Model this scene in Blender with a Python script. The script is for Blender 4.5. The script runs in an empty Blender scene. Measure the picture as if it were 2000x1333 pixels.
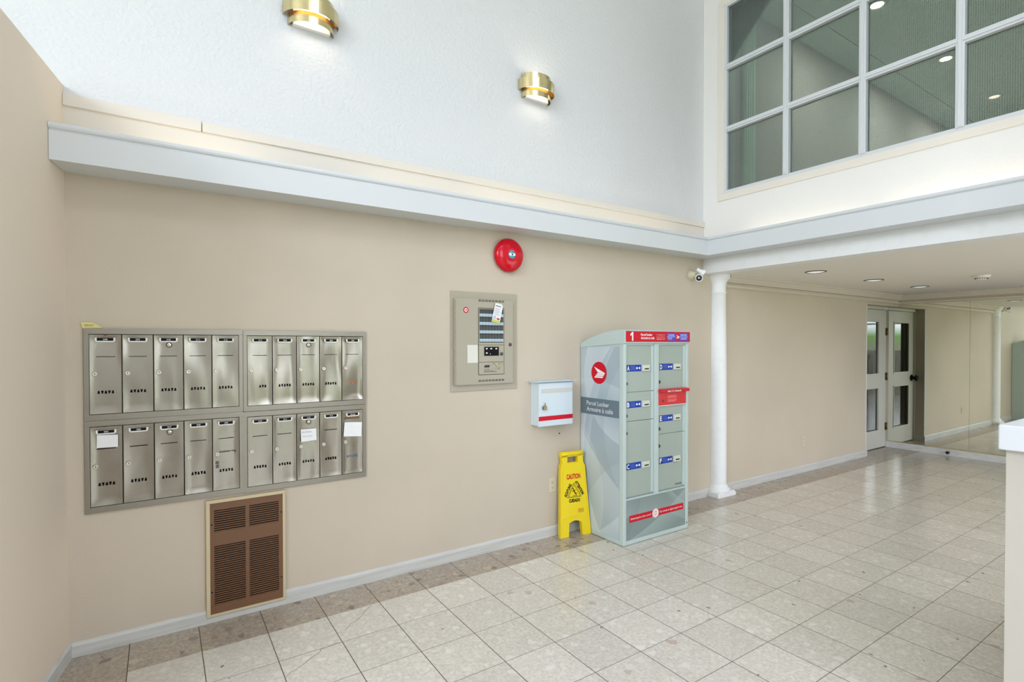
import bpy, bmesh, math, random
from mathutils import Vector, Matrix, noise
random.seed(7)
SC = bpy.context.scene
COL = SC.collection

def lin(c):
    c = c / 255.0
    return c / 12.92 if c <= 0.04045 else ((c + 0.055) / 1.055) ** 2.4
def rgb(r, g, b): return (lin(r), lin(g), lin(b), 1.0)

# ------------------------------------------------------------------ camera
cam_data = bpy.data.cameras.new('camera')
cam = bpy.data.objects.new('camera', cam_data)
COL.objects.link(cam)
F_PX, YAW, PITCH, ROLL = 1035.53, 0.586434, -0.0122825, -0.00095678
fw = Vector((math.sin(YAW) * math.cos(PITCH), math.cos(YAW) * math.cos(PITCH), math.sin(PITCH)))
rt = Vector((math.cos(YAW), -math.sin(YAW), 0))
up = rt.cross(fw)
r2 = rt * math.cos(ROLL) + up * math.sin(ROLL)
u2 = up * math.cos(ROLL) - rt * math.sin(ROLL)
mw = Matrix((r2, u2, -fw)).transposed().to_4x4()
mw.translation = Vector((-0.77554, -3.36027, 1.54131))
cam.matrix_world = mw
cam_data.sensor_width = 36.0
cam_data.lens = 36.0 * F_PX / 2000.0
cam_data.shift_y = 18.87 / 2000.0
cam_data.clip_start = 0.05
SC.camera = cam

# ------------------------------------------------------------------ world, daylight, exposure
SC.view_settings.view_transform = 'Standard'
SC.view_settings.look = 'None'
SC.view_settings.exposure = 0.63
SC.view_settings.gamma = 1.0
SC.view_settings.use_curve_mapping = False
SC.cycles.max_bounces = 10
SC.cycles.diffuse_bounces = 6
SC.cycles.glossy_bounces = 6
SC.cycles.transparent_max_bounces = 12
SC.cycles.sample_clamp_indirect = 6.0
SC.cycles.caustics_reflective = False
SC.cycles.caustics_refractive = False

world = bpy.data.worlds.new('sky')
SC.world = world
world.use_nodes = True
wn = world.node_tree.nodes; wl = world.node_tree.links
wn.clear()
w_out = wn.new('ShaderNodeOutputWorld'); w_bg = wn.new('ShaderNodeBackground')
w_tc = wn.new('ShaderNodeTexCoord'); w_sep = wn.new('ShaderNodeSeparateXYZ'); w_ramp = wn.new('ShaderNodeValToRGB')
wl.new(w_tc.outputs['Generated'], w_sep.inputs[0]); wl.new(w_sep.outputs['Z'], w_ramp.inputs[0])
cr = w_ramp.color_ramp
cr.elements[0].position = 0.0; cr.elements[0].color = (0.20, 0.24, 0.17, 1)
cr.elements[1].position = 0.03; cr.elements[1].color = (0.87, 0.92, 1.10, 1)
e = cr.elements.new(0.012); e.color = (0.16, 0.30, 0.10, 1)
wl.new(w_ramp.outputs[0], w_bg.inputs[0])
w_bg.inputs[1].default_value = 3.9
wl.new(w_bg.outputs[0], w_out.inputs[0])

def area_light(name, loc, direction, sx, sy, energy, color, portal=False, spread=None):
    d = bpy.data.lights.new(name, 'AREA')
    d.shape = 'RECTANGLE'; d.size = sx; d.size_y = sy
    d.energy = energy; d.color = color
    if spread: d.spread = spread
    if portal: d.cycles.is_portal = True
    o = bpy.data.objects.new(name, d); COL.objects.link(o)
    o.location = loc
    o.rotation_euler = Vector(direction).to_track_quat('-Z', 'Y').to_euler()
    return o
# daylight comes in by the tall entrance glazing (x = -3.4), unseen street windows put in behind (y = -7) and the roof light
ENT = (-6.1, -2.4, 1.3, 5.5)      # y0, y1, z0, z1 of the entrance glazing
SKY = (-0.4, 1.8, -5.6, -3.8)      # x0, x1, y0, y1 of the roof light
area_light('entrance_daylight', (-5.45, (ENT[0] + ENT[1]) / 2, (ENT[2] + ENT[3]) / 2), (1, 0, 0), ENT[1] - ENT[0], ENT[3] - ENT[2], 1, (1, 1, 1), True)
area_light('roof_daylight', ((SKY[0] + SKY[1]) / 2, (SKY[2] + SKY[3]) / 2, 5.95), (0, 0, -1), SKY[1] - SKY[0], SKY[3] - SKY[2], 1, (1, 1, 1), True)
area_light('street_daylight', (5.8, -6.25, 1.3), (0, 1, 0), 4.6, 2.3, 1, (1, 1, 1), True)
area_light('front_daylight', (1.0, -6.25, 2.2), (0, 1, 0), 1.3, 4.1, 1, (1, 1, 1), True)
area_light('high_window_fill', (-5.36, -4.0, 4.5), (1, 0.08, -0.20), 3.6, 1.8, 105, (0.92, 0.96, 1.0))  # extra lamp added at the high glazing to brighten left-facing surfaces
area_light('street_fill_light', (5.8, -6.22, 1.2), (0, 1, 0), 4.4, 2.0, 28, (0.93, 0.97, 1.0))  # fill lamp added at the street opening to brighten the lobby

# ------------------------------------------------------------------ materials
MATS = {}
def principled(name, color, rough=0.5, metal=0.0, spec=0.5, coat=0.0, emit=None, emit_s=0.0, bump=None, aniso=0.0, var=None, alpha=None):
    if name in MATS: return MATS[name]
    m = bpy.data.materials.new(name); m.use_nodes = True
    nt = m.node_tree; n = nt.nodes; l = nt.links
    p = n['Principled BSDF']
    p.inputs['Base Color'].default_value = color
    p.inputs['Roughness'].default_value = rough
    p.inputs['Metallic'].default_value = metal
    p.inputs['Specular IOR Level'].default_value = spec
    p.inputs['Coat Weight'].default_value = coat
    p.inputs['Anisotropic'].default_value = aniso
    if emit:
        p.inputs['Emission Color'].default_value = emit
        p.inputs['Emission Strength'].default_value = emit_s
    if bump or var:
        tc = n.new('ShaderNodeTexCoord')
    if bump:   # (scale, strength, detail, stretch)
        mp = n.new('ShaderNodeMapping'); mp.inputs['Scale'].default_value = bump[3] if len(bump) > 3 else (1, 1, 1)
        nz = n.new('ShaderNodeTexNoise'); nz.inputs['Scale'].default_value = bump[0]; nz.inputs['Detail'].default_value = bump[2]
        bp = n.new('ShaderNodeBump'); bp.inputs['Strength'].default_value = bump[1]; bp.inputs['Distance'].default_value = 0.01
        l.new(tc.outputs['Object'], mp.inputs[0]); l.new(mp.outputs[0], nz.inputs['Vector'])
        l.new(nz.outputs['Fac'], bp.inputs['Height']); l.new(bp.outputs[0], p.inputs['Normal'])
    if var:    # (scale, colour2, lo, hi, stretch)
        mp2 = n.new('ShaderNodeMapping'); mp2.inputs['Scale'].default_value = var[4] if len(var) > 4 else (1, 1, 1)
        nz2 = n.new('ShaderNodeTexNoise'); nz2.inputs['Scale'].default_value = var[0]; nz2.inputs['Detail'].default_value = 4
        rp = n.new('ShaderNodeValToRGB'); rp.color_ramp.elements[0].position = var[2]; rp.color_ramp.elements[1].position = var[3]
        rp.color_ramp.elements[0].color = color; rp.color_ramp.elements[1].color = var[1]
        l.new(tc.outputs['Object'], mp2.inputs[0]); l.new(mp2.outputs[0], nz2.inputs['Vector'])
        l.new(nz2.outputs['Fac'], rp.inputs[0]); l.new(rp.outputs[0], p.inputs['Base Color'])
    MATS[name] = m
    return m

M_TAN = principled('tan_wall_paint', rgb(204, 193, 175), 0.75, spec=0.3, bump=(90, 0.06, 2), var=(0.9, rgb(197, 187, 169), 0.4, 0.65))
M_CREAMW = principled('cream_wall_paint', rgb(230, 217, 200), 0.75, spec=0.3, bump=(90, 0.06, 2))
M_UPPER = principled('white_orange_peel_plaster', rgb(219, 222, 224), 0.8, spec=0.3, bump=(42, 0.6, 2))
M_STRIP = principled('cove_board_paint', rgb(224, 219, 210), 0.7, spec=0.3)
M_UPPERR = principled('white_wall_plaster', rgb(234, 234, 231), 0.8, spec=0.3, bump=(60, 0.25, 3))
M_TRIM = principled('white_trim_paint', rgb(213, 218, 221), 0.42, spec=0.45)
M_TRIMW = principled('warm_white_trim_paint', rgb(230, 225, 215), 0.5, spec=0.4)
M_CROWN = principled('crown_paint', rgb(214, 205, 190), 0.5, spec=0.4)
M_BASE = principled('baseboard_paint', rgb(204, 205, 200), 0.5, spec=0.4, bump=(60, 0.25, 4, (0.05, 1, 1)), var=(9, rgb(188, 190, 186), 0.45, 0.7, (0.3, 1, 6)))
M_CEIL = principled('lobby_ceiling_paint', rgb(236, 232, 224), 0.8, spec=0.2, bump=(80, 0.08, 2))
M_COLUMN = principled('column_paint', rgb(240, 243, 244), 0.45, spec=0.45, var=(14, rgb(236, 239, 240), 0.5, 0.72))
M_STEEL = principled('brushed_steel', rgb(158, 153, 141), 0.2, 1.0, bump=(160, 0.05, 3, (1, 1, 14)), aniso=0.4)
M_STEELF = principled('brushed_steel_frame', rgb(148, 143, 131), 0.34, 1.0, bump=(160, 0.06, 3, (0.06, 1, 9)))
M_DARK = principled('gap_shade', rgb(14, 12, 16), 0.9, spec=0.05)  # solid dark pieces for holes and gaps, shade put into the colour
M_BLACK = principled('black_paint', rgb(12, 12, 14), 0.6, spec=0.2)
M_WHITEP = principled('white_plastic', rgb(236, 235, 228), 0.35)
M_CHROME = principled('lock_metal', rgb(214, 208, 192), 0.34, 1.0)
M_LOCKD = principled('dark_lock_metal', rgb(96, 92, 84), 0.35, 1.0)
M_BRASS = principled('polished_brass', rgb(216, 204, 158), 0.24, 1.0, bump=(90, 0.10, 2, (1, 1, 0.02)))
M_BRASSIN = principled('brass_inside_lit', rgb(198, 150, 92), 0.45, 1.0)  # warm lamp reflection put into the inner brass colour
M_BRONZE = principled('antique_brass', rgb(112, 82, 44), 0.35, 1.0)
M_PAPER = principled('white_paper', rgb(236, 238, 238), 0.8)
M_PAPERO = principled('aged_paper', rgb(222, 222, 210), 0.8)
M_INK = principled('faded_ink', rgb(168, 172, 188), 0.8)
M_YPAPER = principled('yellow_masking_tape', rgb(222, 212, 140), 0.8)
M_PEN = principled('dark_pen', rgb(60, 58, 50), 0.8)
M_BROWN = principled('brown_enamel', rgb(118, 84, 58), 0.42, spec=0.45)
M_BROWND = principled('heater_dark_inside', rgb(34, 24, 18), 0.8)
M_CREAM = principled('cream_enamel', rgb(206, 192, 156), 0.5)
M_PANEL = principled('grey_beige_enamel', rgb(172, 166, 148), 0.45)
M_PANELD = principled('dark_grille_hole', rgb(58, 54, 44), 0.7)
M_LED = principled('dark_indicator', rgb(46, 50, 50), 0.3)
M_LBL = principled('pale_blue_label', rgb(170, 194, 204), 0.5)
M_RED = principled('red_enamel', rgb(204, 8, 34), 0.13, spec=0.35, coat=0.1)
M_REDV = principled('red_vinyl', rgb(202, 12, 38), 0.45, spec=0.25)
M_REDBOX = principled('red_box_paint', rgb(206, 20, 36), 0.35)
M_BLUEV = principled('blue_vinyl', rgb(14, 58, 164), 0.45, spec=0.25)
M_BLUEC = principled('logo_blue', rgb(60, 64, 200), 0.4)
M_WHITEV = principled('white_vinyl', rgb(240, 242, 242), 0.4)
M_PINK = principled('pale_print', rgb(236, 130, 130), 0.4)
M_TEAL = principled('teal_badge', rgb(70, 168, 190), 0.4)
M_LOCKER = principled('locker_frame_enamel', rgb(186, 202, 198), 0.38, spec=0.45)
M_LDOOR = principled('locker_door_enamel', rgb(160, 173, 163), 0.4, spec=0.45)
M_BAND = principled('slate_band', rgb(100, 118, 128), 0.45)
M_LIGHTGREY = principled('slot_plastic', rgb(206, 210, 196), 0.4)
M_YELLOW = principled('yellow_plastic', rgb(238, 212, 26), 0.42, spec=0.5)
M_YRED = principled('sign_red', rgb(206, 40, 30), 0.5)
M_YLOGO = principled('sign_orange_print', rgb(206, 140, 30), 0.5)
M_BOXW = principled('white_box_enamel', rgb(206, 220, 226), 0.35)
M_MARBLE = principled('outlet_cream', rgb(208, 200, 176), 0.45)
M_RUBBER = principled('black_rubber', rgb(14, 14, 14), 0.6)
M_DOORP = principled('door_paint', rgb(206, 205, 194), 0.45)
M_LENS = principled('lens_white', rgb(240, 240, 240), 0.3)
M_SIGNREF = principled('lamp_reflector', rgb(120, 126, 140), 0.12, 1.0)
M_GREENW = principled('corridor_ceiling', rgb(206, 226, 218), 0.85)
M_PINKW = principled('corridor_wall', rgb(206, 200, 198), 0.85)
M_PILAST = principled('pilaster_paint', rgb(224, 246, 230), 0.6)
M_CHROMEW = principled('lamp_glow', rgb(255, 244, 224), 0.5, emit=(1.0, 0.86, 0.66, 1), emit_s=7.0)
M_TUBE = principled('tube_glow', rgb(255, 246, 230), 0.5, emit=(1.0, 0.88, 0.70, 1), emit_s=1.5)
M_GLOW2 = principled('corridor_lamp_glow', rgb(255, 244, 224), 0.5, emit=(1.0, 0.93, 0.78, 1), emit_s=10.0)
M_GLOW3 = principled('corridor_lamp_pink_glow', rgb(255, 224, 204), 0.5, emit=(1.0, 0.74, 0.60, 1), emit_s=1.6)

def mirror_mat():
    m = principled('mirror_silver', rgb(230, 233, 220), 0.015, 1.0)
    return m
M_MIRROR = mirror_mat()

def glass_mat(name, tint, ior=1.5, gloss=1.0):
    m = bpy.data.materials.new(name); m.use_nodes = True
    nt = m.node_tree; n = nt.nodes; l = nt.links; n.clear()
    out = n.new('ShaderNodeOutputMaterial'); mix = n.new('ShaderNodeMixShader')
    tr = n.new('ShaderNodeBsdfTransparent'); gl = n.new('ShaderNodeBsdfGlossy'); fr = n.new('ShaderNodeFresnel')
    tr.inputs[0].default_value = tint; gl.inputs['Roughness'].default_value = 0.02
    gl.inputs['Color'].default_value = (gloss, gloss, gloss, 1)
    fr.inputs[0].default_value = ior
    l.new(fr.outputs[0], mix.inputs[0]); l.new(tr.outputs[0], mix.inputs[1]); l.new(gl.outputs[0], mix.inputs[2])
    l.new(mix.outputs[0], out.inputs[0])
    return m, nt, mix, out
M_DGLASS, *_ = glass_mat('door_glass', (0.72, 0.80, 0.76, 1), 1.7)

def wire_glass():
    m, nt, mix, out = glass_mat('wired_glass', (0.70, 0.78, 0.76, 1), 1.5)
    n, l = nt.nodes, nt.links
    tc = n.new('ShaderNodeTexCoord'); sep = n.new('ShaderNodeSeparateXYZ')
    l.new(tc.outputs['Object'], sep.inputs[0])
    outs = []
    for ax in ('Y', 'Z'):
        a = n.new('ShaderNodeMath'); a.operation = 'MULTIPLY'; a.inputs[1].default_value = 1 / 0.0125
        f = n.new('ShaderNodeMath'); f.operation = 'FRACT'
        g = n.new('ShaderNodeMath'); g.operation = 'LESS_THAN'; g.inputs[1].default_value = 0.05
        l.new(sep.outputs[ax], a.inputs[0]); l.new(a.outputs[0], f.inputs[0]); l.new(f.outputs[0], g.inputs[0]); outs.append(g)
    mx = n.new('ShaderNodeMath'); mx.operation = 'MAXIMUM'
    l.new(outs[0].outputs[0], mx.inputs[0]); l.new(outs[1].outputs[0], mx.inputs[1])
    wire = n.new('ShaderNodeBsdfPrincipled'); wire.inputs['Base Color'].default_value = rgb(176, 186, 182)
    wire.inputs['Roughness'].default_value = 0.4
    mix2 = n.new('ShaderNodeMixShader')
    l.new(mx.outputs[0], mix2.inputs[0]); l.new(mix.outputs[0], mix2.inputs[1]); l.new(wire.outputs[0], mix2.inputs[2])
    l.new(mix2.outputs[0], out.inputs[0])
    return m
M_WGLASS = wire_glass()

def veil_mat(name, base, light, dark, ax, arcs):
    """printed graphic of soft translucent veils: each arc is crisp on one side and fades on the other"""
    m = bpy.data.materials.new(name); m.use_nodes = True
    nt = m.node_tree; n = nt.nodes; l = nt.links; p = n['Principled BSDF']
    p.inputs['Roughness'].default_value = 0.38
    tc = n.new('ShaderNodeTexCoord')
    colr = n.new('ShaderNodeRGB'); colr.outputs[0].default_value = base
    prev = colr.outputs[0]
    mask = (0, 1, 1) if ax == 'Y' else (1, 0, 1)
    for (a, z, r, w, fac, dk) in arcs:       # centre along the panel, centre height, radius, fade (negative = inwards)
        mu = n.new('ShaderNodeVectorMath'); mu.operation = 'MULTIPLY'; mu.inputs[1].default_value = mask
        di = n.new('ShaderNodeVectorMath'); di.operation = 'DISTANCE'
        di.inputs[1].default_value = (0, a, z) if ax == 'Y' else (a, 0, z)
        l.new(tc.outputs['Object'], mu.inputs[0]); l.new(mu.outputs[0], di.inputs[0])
        sg = 1 if w > 0 else -1
        mr = n.new('ShaderNodeMapRange'); mr.inputs[1].default_value = r; mr.inputs[2].default_value = r + w
        mr.inputs[3].default_value = fac; mr.inputs[4].default_value = 0.0
        gt = n.new('ShaderNodeMath'); gt.operation = 'GREATER_THAN' if sg > 0 else 'LESS_THAN'; gt.inputs[1].default_value = r
        pr = n.new('ShaderNodeMath'); pr.operation = 'MULTIPLY'
        l.new(di.outputs['Value'], mr.inputs[0]); l.new(di.outputs['Value'], gt.inputs[0])
        l.new(mr.outputs[0], pr.inputs[0]); l.new(gt.outputs[0], pr.inputs[1])
        mi = n.new('ShaderNodeMix'); mi.data_type = 'RGBA'; mi.inputs[7].default_value = dark if dk else light
        l.new(pr.outputs[0], mi.inputs[0]); l.new(prev, mi.inputs[6]); prev = mi.outputs[2]
    l.new(prev, p.inputs['Base Color'])
    return m
# object y runs from the front edge (-0.245) to the wall (+0.245)
M_VEIL = veil_mat('locker_side_graphic', rgb(166, 182, 190), rgb(210, 220, 224), rgb(140, 158, 166), 'Y',
    [(0.25 - 1.30, 0.70, 1.25, 0.35, 0.55, 0), (0.25 - 0.60, 1.30, 0.55, -0.16, 0.5, 0), (0.25 - 0.10, 0.20, 1.06, -0.16, 0.35, 0), (0.25 - 1.32, 1.77, 1.60, 0.30, 0.6, 0),
     (0.25 - 2.00, 0.50, 1.90, 0.07, 0.35, 0), (0.25 + 0.90, 1.70, 2.0, 0.2, 0.5, 0), (0.25 - 1.0, 0.9, 0.72, 0.22, 0.3, 1), (0.25 + 0.5, 0.3, 0.78, -0.12, 0.25, 0), (0.25 - 0.9, -0.2, 0.95, 0.2, 0.3, 1)])
M_VEILF = veil_mat('locker_front_graphic', rgb(128, 144, 140), rgb(168, 182, 178), rgb(108, 124, 120), 'X',
    [(-0.82, 1.97, 2.0, 0.18, 0.6, 0), (0.83, 1.10, 1.0, 0.06, 0.5, 0), (-0.2, -0.9, 1.12, 0.15, 0.35, 0), (-0.6, 0.4, 0.42, -0.1, 0.25, 1)])

def floor_mat():
    """terrazzo marble tiles 30.5 cm with a darker border course along the walls; grout lines at x = k*T, y = -T - k*T"""
    T = 0.305
    m = bpy.data.materials.new('marble_tile_floor'); m.use_nodes = True
    nt = m.node_tree; n = nt.nodes; l = nt.links; p = n['Principled BSDF']
    def math_(op, a, b=None, c=None):
        x = n.new('ShaderNodeMath'); x.operation = op
        for i, v in enumerate((a, b, c)):
            if v is None: continue
            if isinstance(v, (int, float)): x.inputs[i].default_value = v
            else: l.new(v, x.inputs[i])
        return x.outputs[0]
    def mix(fac, a, b, bt='MIX'):
        x = n.new('ShaderNodeMix'); x.data_type = 'RGBA'; x.blend_type = bt
        if isinstance(fac, (int, float)): x.inputs[0].default_value = fac
        else: l.new(fac, x.inputs[0])
        for i, v in ((6, a), (7, b)):
            if isinstance(v, tuple): x.inputs[i].default_value = v
            else: l.new(v, x.inputs[i])
        return x.outputs[2]
    tc = n.new('ShaderNodeTexCoord'); sep = n.new('ShaderNodeSeparateXYZ'); l.new(tc.outputs['Object'], sep.inputs[0])
    X, Y = sep.outputs['X'], sep.outputs['Y']
    gx = math_('DIVIDE', X, T); gy = math_('DIVIDE', math_('ADD', Y, 0.30), T)
    fx = math_('ABSOLUTE', math_('SUBTRACT', math_('FRACT', math_('ADD', gx, 0.5)), 0.5))
    fy = math_('ABSOLUTE', math_('SUBTRACT', math_('FRACT', math_('ADD', gy, 0.5)), 0.5))
    grx = math_('LESS_THAN', fx, 0.0065); gry = math_('LESS_THAN', fy, 0.0045)
    # the joint between border course and field is very tight
    tight = math_('LESS_THAN', math_('ABSOLUTE', math_('ADD', Y, 0.30)), 0.02)
    gry = math_('MULTIPLY', gry, math_('SUBTRACT', 1.0, math_('MULTIPLY', tight, 0.75)))
    grout = math_('MAXIMUM', grx, gry)
    cell = n.new('ShaderNodeCombineXYZ')
    l.new(math_('FLOOR', gx), cell.inputs[0]); l.new(math_('FLOOR', gy), cell.inputs[1])
    wn_ = n.new('ShaderNodeTexWhiteNoise'); wn_.noise_dimensions = '2D'; l.new(cell.outputs[0], wn_.inputs['Vector'])
    # per tile shift and turn of the chips so that they stop at the joints
    va = n.new('ShaderNodeVectorMath'); va.operation = 'MULTIPLY_ADD'
    l.new(wn_.outputs['Color'], va.inputs[0]); va.inputs[1].default_value = (7, 9, 5); l.new(tc.outputs['Object'], va.inputs[2])
    ds = n.new('ShaderNodeTexNoise'); ds.inputs['Scale'].default_value = 22; ds.inputs['Detail'].default_value = 3
    l.new(va.outputs[0], ds.inputs['Vector'])
    vd = n.new('ShaderNodeVectorMath'); vd.operation = 'MULTIPLY_ADD'; vd.inputs[1].default_value = (0.05, 0.05, 0.0)
    l.new(ds.outputs['Color'], vd.inputs[0]); l.new(va.outputs[0], vd.inputs[2])
    def chips(scale, lo, hi):
        v = n.new('ShaderNodeTexVoronoi'); v.feature = 'F1'; v.inputs['Scale'].default_value = scale
        l.new(vd.outputs[0], v.inputs['Vector'])
        s = n.new('ShaderNodeSeparateColor'); l.new(v.outputs['Color'], s.inputs[0])
        sel = math_('GREATER_THAN', s.outputs[0], lo)
        r = n.new('ShaderNodeMapRange'); l.new(v.outputs['Distance'], r.inputs[0])
        r.inputs[1].default_value = hi; r.inputs[2].default_value = hi * 0.8; r.inputs[3].default_value = 0; r.inputs[4].default_value = 1
        return math_('MULTIPLY', sel, r.outputs[0]), s.outputs[1]
    big, bigc = chips(19, 0.62, 0.46); mid, midc = chips(42, 0.40, 0.52); dk, dkc = chips(13, 0.90, 0.14); rd, rdc = chips(10, 0.94, 0.24)
    fine = n.new('ShaderNodeTexNoise'); fine.inputs['Scale'].default_value = 60; fine.inputs['Detail'].default_value = 6; fine.inputs['Roughness'].default_value = 0.65
    l.new(va.outputs[0], fine.inputs['Vector'])
    fr = n.new('ShaderNodeMapRange'); l.new(fine.outputs['Fac'], fr.inputs[0]); fr.inputs[1].default_value = 0.35; fr.inputs[2].default_value = 0.68
    light = mix(fr.outputs[0], rgb(202, 196, 184), rgb(226, 222, 212))
    light = mix(math_('MULTIPLY', mid, 0.45), light, mix(midc, rgb(205, 198, 185), rgb(235, 231, 222)))
    light = mix(math_('MULTIPLY', big, 0.55), light, mix(bigc, rgb(208, 201, 187), rgb(237, 234, 226)))
    light = mix(math_('MULTIPLY', rd, 0.5), light, rgb(178, 150, 130))
    light = mix(math_('MULTIPLY', dk, 0.8), light, rgb(112, 102, 90))
    dark = mix(fr.outputs[0], rgb(158, 147, 133), rgb(190, 179, 163))
    dark = mix(math_('MULTIPLY', mid, 0.6), dark, mix(midc, rgb(146, 134, 122), rgb(196, 184, 169)))
    dark = mix(math_('MULTIPLY', big, 0.95), dark, mix(bigc, rgb(128, 114, 104), rgb(192, 181, 167)))
    dark = mix(math_('MULTIPLY', rd, 0.6), dark, rgb(206, 190, 168))
    border = math_('MAXIMUM', math_('GREATER_THAN', Y, -0.30), math_('LESS_THAN', X, -0.915))
    col = mix(border, light, dark)
    tv = n.new('ShaderNodeMapRange'); l.new(wn_.outputs['Value'], tv.inputs[0]); tv.inputs[3].default_value = 0.94; tv.inputs[4].default_value = 1.04
    hs = n.new('ShaderNodeHueSaturation'); l.new(tv.outputs[0], hs.inputs['Value']); l.new(col, hs.inputs['Color'])
    # hairline cracks in one tile near the wall
    col = mix(grout, hs.outputs[0], rgb(84, 72, 60))
    l.new(col, p.inputs['Base Color'])
    rr = n.new('ShaderNodeTexNoise'); rr.inputs['Scale'].default_value = 5; l.new(tc.outputs['Object'], rr.inputs['Vector'])
    rm = n.new('ShaderNodeMapRange'); l.new(rr.outputs['Fac'], rm.inputs[0]); rm.inputs[3].default_value = 0.14; rm.inputs[4].default_value = 0.26
    l.new(math_('MAXIMUM', rm.outputs[0], math_('MULTIPLY', grout, 0.7)), p.inputs['Roughness'])
    bp = n.new('ShaderNodeBump'); bp.inputs['Strength'].default_value = 0.35; bp.inputs['Distance'].default_value = 0.002
    l.new(math_('SUBTRACT', 1.0, grout), bp.inputs['Height']); l.new(bp.outputs[0], p.inputs['Normal'])
    p.inputs['Specular IOR Level'].default_value = 0.42
    return m
M_FLOOR = floor_mat()

# ------------------------------------------------------------------ mesh builder
ORG = {}
class B:
    """collects shapes, one bmesh, several materials"""
    def __init__(s, mats):
        s.bm = bmesh.new(); s.mats = mats if isinstance(mats, (list, tuple)) else [mats]; s.mi = 0
    def face(s, pts, smooth=False):
        vs = [s.bm.verts.new(p) for p in pts]
        f = s.bm.faces.new(vs); f.material_index = s.mi; f.smooth = smooth; return f
    def box(s, x0, x1, y0, y1, z0, z1, bev=0.0, M=None, seg=2):
        if x0 > x1: x0, x1 = x1, x0
        if y0 > y1: y0, y1 = y1, y0
        if z0 > z1: z0, z1 = z1, z0
        t = bmesh.new()
        bmesh.ops.create_cube(t, size=1.0)
        for v in t.verts:
            v.co = Vector(((x0 + x1) / 2 + v.co.x * (x1 - x0), (y0 + y1) / 2 + v.co.y * (y1 - y0), (z0 + z1) / 2 + v.co.z * (z1 - z0)))
        if bev > 0:
            bev = min(bev, 0.45 * min(x1 - x0, y1 - y0, z1 - z0))
            bmesh.ops.bevel(t, geom=list(t.edges), offset=bev, segments=seg, affect='EDGES', profile=0.7)
        if M: t.transform(M)
        s.merge(t); return s
    def merge(s, t, smooth=None):
        vm = {}
        for v in t.verts: vm[v] = s.bm.verts.new(v.co)
        for f in t.faces:
            nf = s.bm.faces.new([vm[v] for v in f.verts]); nf.material_index = s.mi
            nf.smooth = f.smooth if smooth is None else smooth
        t.free()
    def cyl(s, p0, p1, r0, r1=None, seg=20, cap=True, smooth=True):
        r1 = r0 if r1 is None else r1
        p0, p1 = Vector(p0), Vector(p1); d = (p1 - p0)
        q = d.to_track_quat('Z', 'Y').to_matrix()
        rings = []
        for p, r in ((p0, r0), (p1, r1)):
            rings.append([s.bm.verts.new(p + q @ Vector((r * math.cos(2 * math.pi * k / seg), r * math.sin(2 * math.pi * k / seg), 0))) for k in range(seg)])
        for k in range(seg):
            f = s.bm.faces.new((rings[0][k], rings[0][(k + 1) % seg], rings[1][(k + 1) % seg], rings[1][k])); f.material_index = s.mi; f.smooth = smooth
        if cap:
            for rg in (list(reversed(rings[0])), rings[1]):
                f = s.bm.faces.new(rg); f.material_index = s.mi
        return s
    def lathe(s, prof, origin=(0, 0, 0), axis=(0, 0, 1), seg=40, a0=0.0, a1=2 * math.pi, smooth=True):
        """prof: (radius, height) pairs turned round the axis"""
        o = Vector(origin); q = Matrix.Identity(3) if tuple(axis) == (0, 0, 1) else Vector(axis).to_track_quat('Z', 'Y').to_matrix()
        full = abs(a1 - a0 - 2 * math.pi) < 1e-6
        n = seg if full else seg + 1
        rings = []
        for r, h in prof:
            if r < 1e-6: rings.append([s.bm.verts.new(o + q @ Vector((0, 0, h)))]); continue
            rings.append([s.bm.verts.new(o + q @ Vector((r * math.cos(a0 + (a1 - a0) * k / seg), r * math.sin(a0 + (a1 - a0) * k / seg), h))) for k in range(n)])
        for a, b in zip(rings, rings[1:]):
            for k in range(seg):
                k2 = (k + 1) % n
                if len(a) == 1 and len(b) == 1: continue
                if len(a) == 1: vs = (a[0], b[k2], b[k])
                elif len(b) == 1: vs = (a[k], a[k2], b[0])
                else: vs = (a[k], a[k2], b[k2], b[k])
                f = s.bm.faces.new(vs); f.material_index = s.mi; f.smooth = smooth
        return s
    def prism(s, pts, d, smooth=False):
        """pts: 3d polygon, d: extrusion vector"""
        d = Vector(d); a = [s.bm.verts.new(p) for p in pts]; b = [s.bm.verts.new(Vector(p) + d) for p in pts]
        n = len(pts)
        f = s.bm.faces.new(list(reversed(a))); f.material_index = s.mi
        f = s.bm.faces.new(b); f.material_index = s.mi
        for k in range(n):
            f = s.bm.faces.new((a[k], a[(k + 1) % n], b[(k + 1) % n], b[k])); f.material_index = s.mi; f.smooth = smooth
        return s
    def tube(s, pts, r, seg=10, cap=True):
        pts = [Vector(p) for p in pts]; rings = []
        for i, p in enumerate(pts):
            d = (pts[min(i + 1, len(pts) - 1)] - pts[max(i - 1, 0)]).normalized()
            q = d.to_track_quat('Z', 'Y').to_matrix()
            rings.append([s.bm.verts.new(p + q @ Vector((r * math.cos(2 * math.pi * k / seg), r * math.sin(2 * math.pi * k / seg), 0))) for k in range(seg)])
        for a, b in zip(rings, rings[1:]):
            for k in range(seg):
                f = s.bm.faces.new((a[k], a[(k + 1) % seg], b[(k + 1) % seg], b[k])); f.material_index = s.mi; f.smooth = True
        if cap:
            for rg in (list(reversed(rings[0])), rings[-1]):
                f = s.bm.faces.new(rg); f.material_index = s.mi
        return s
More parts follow.
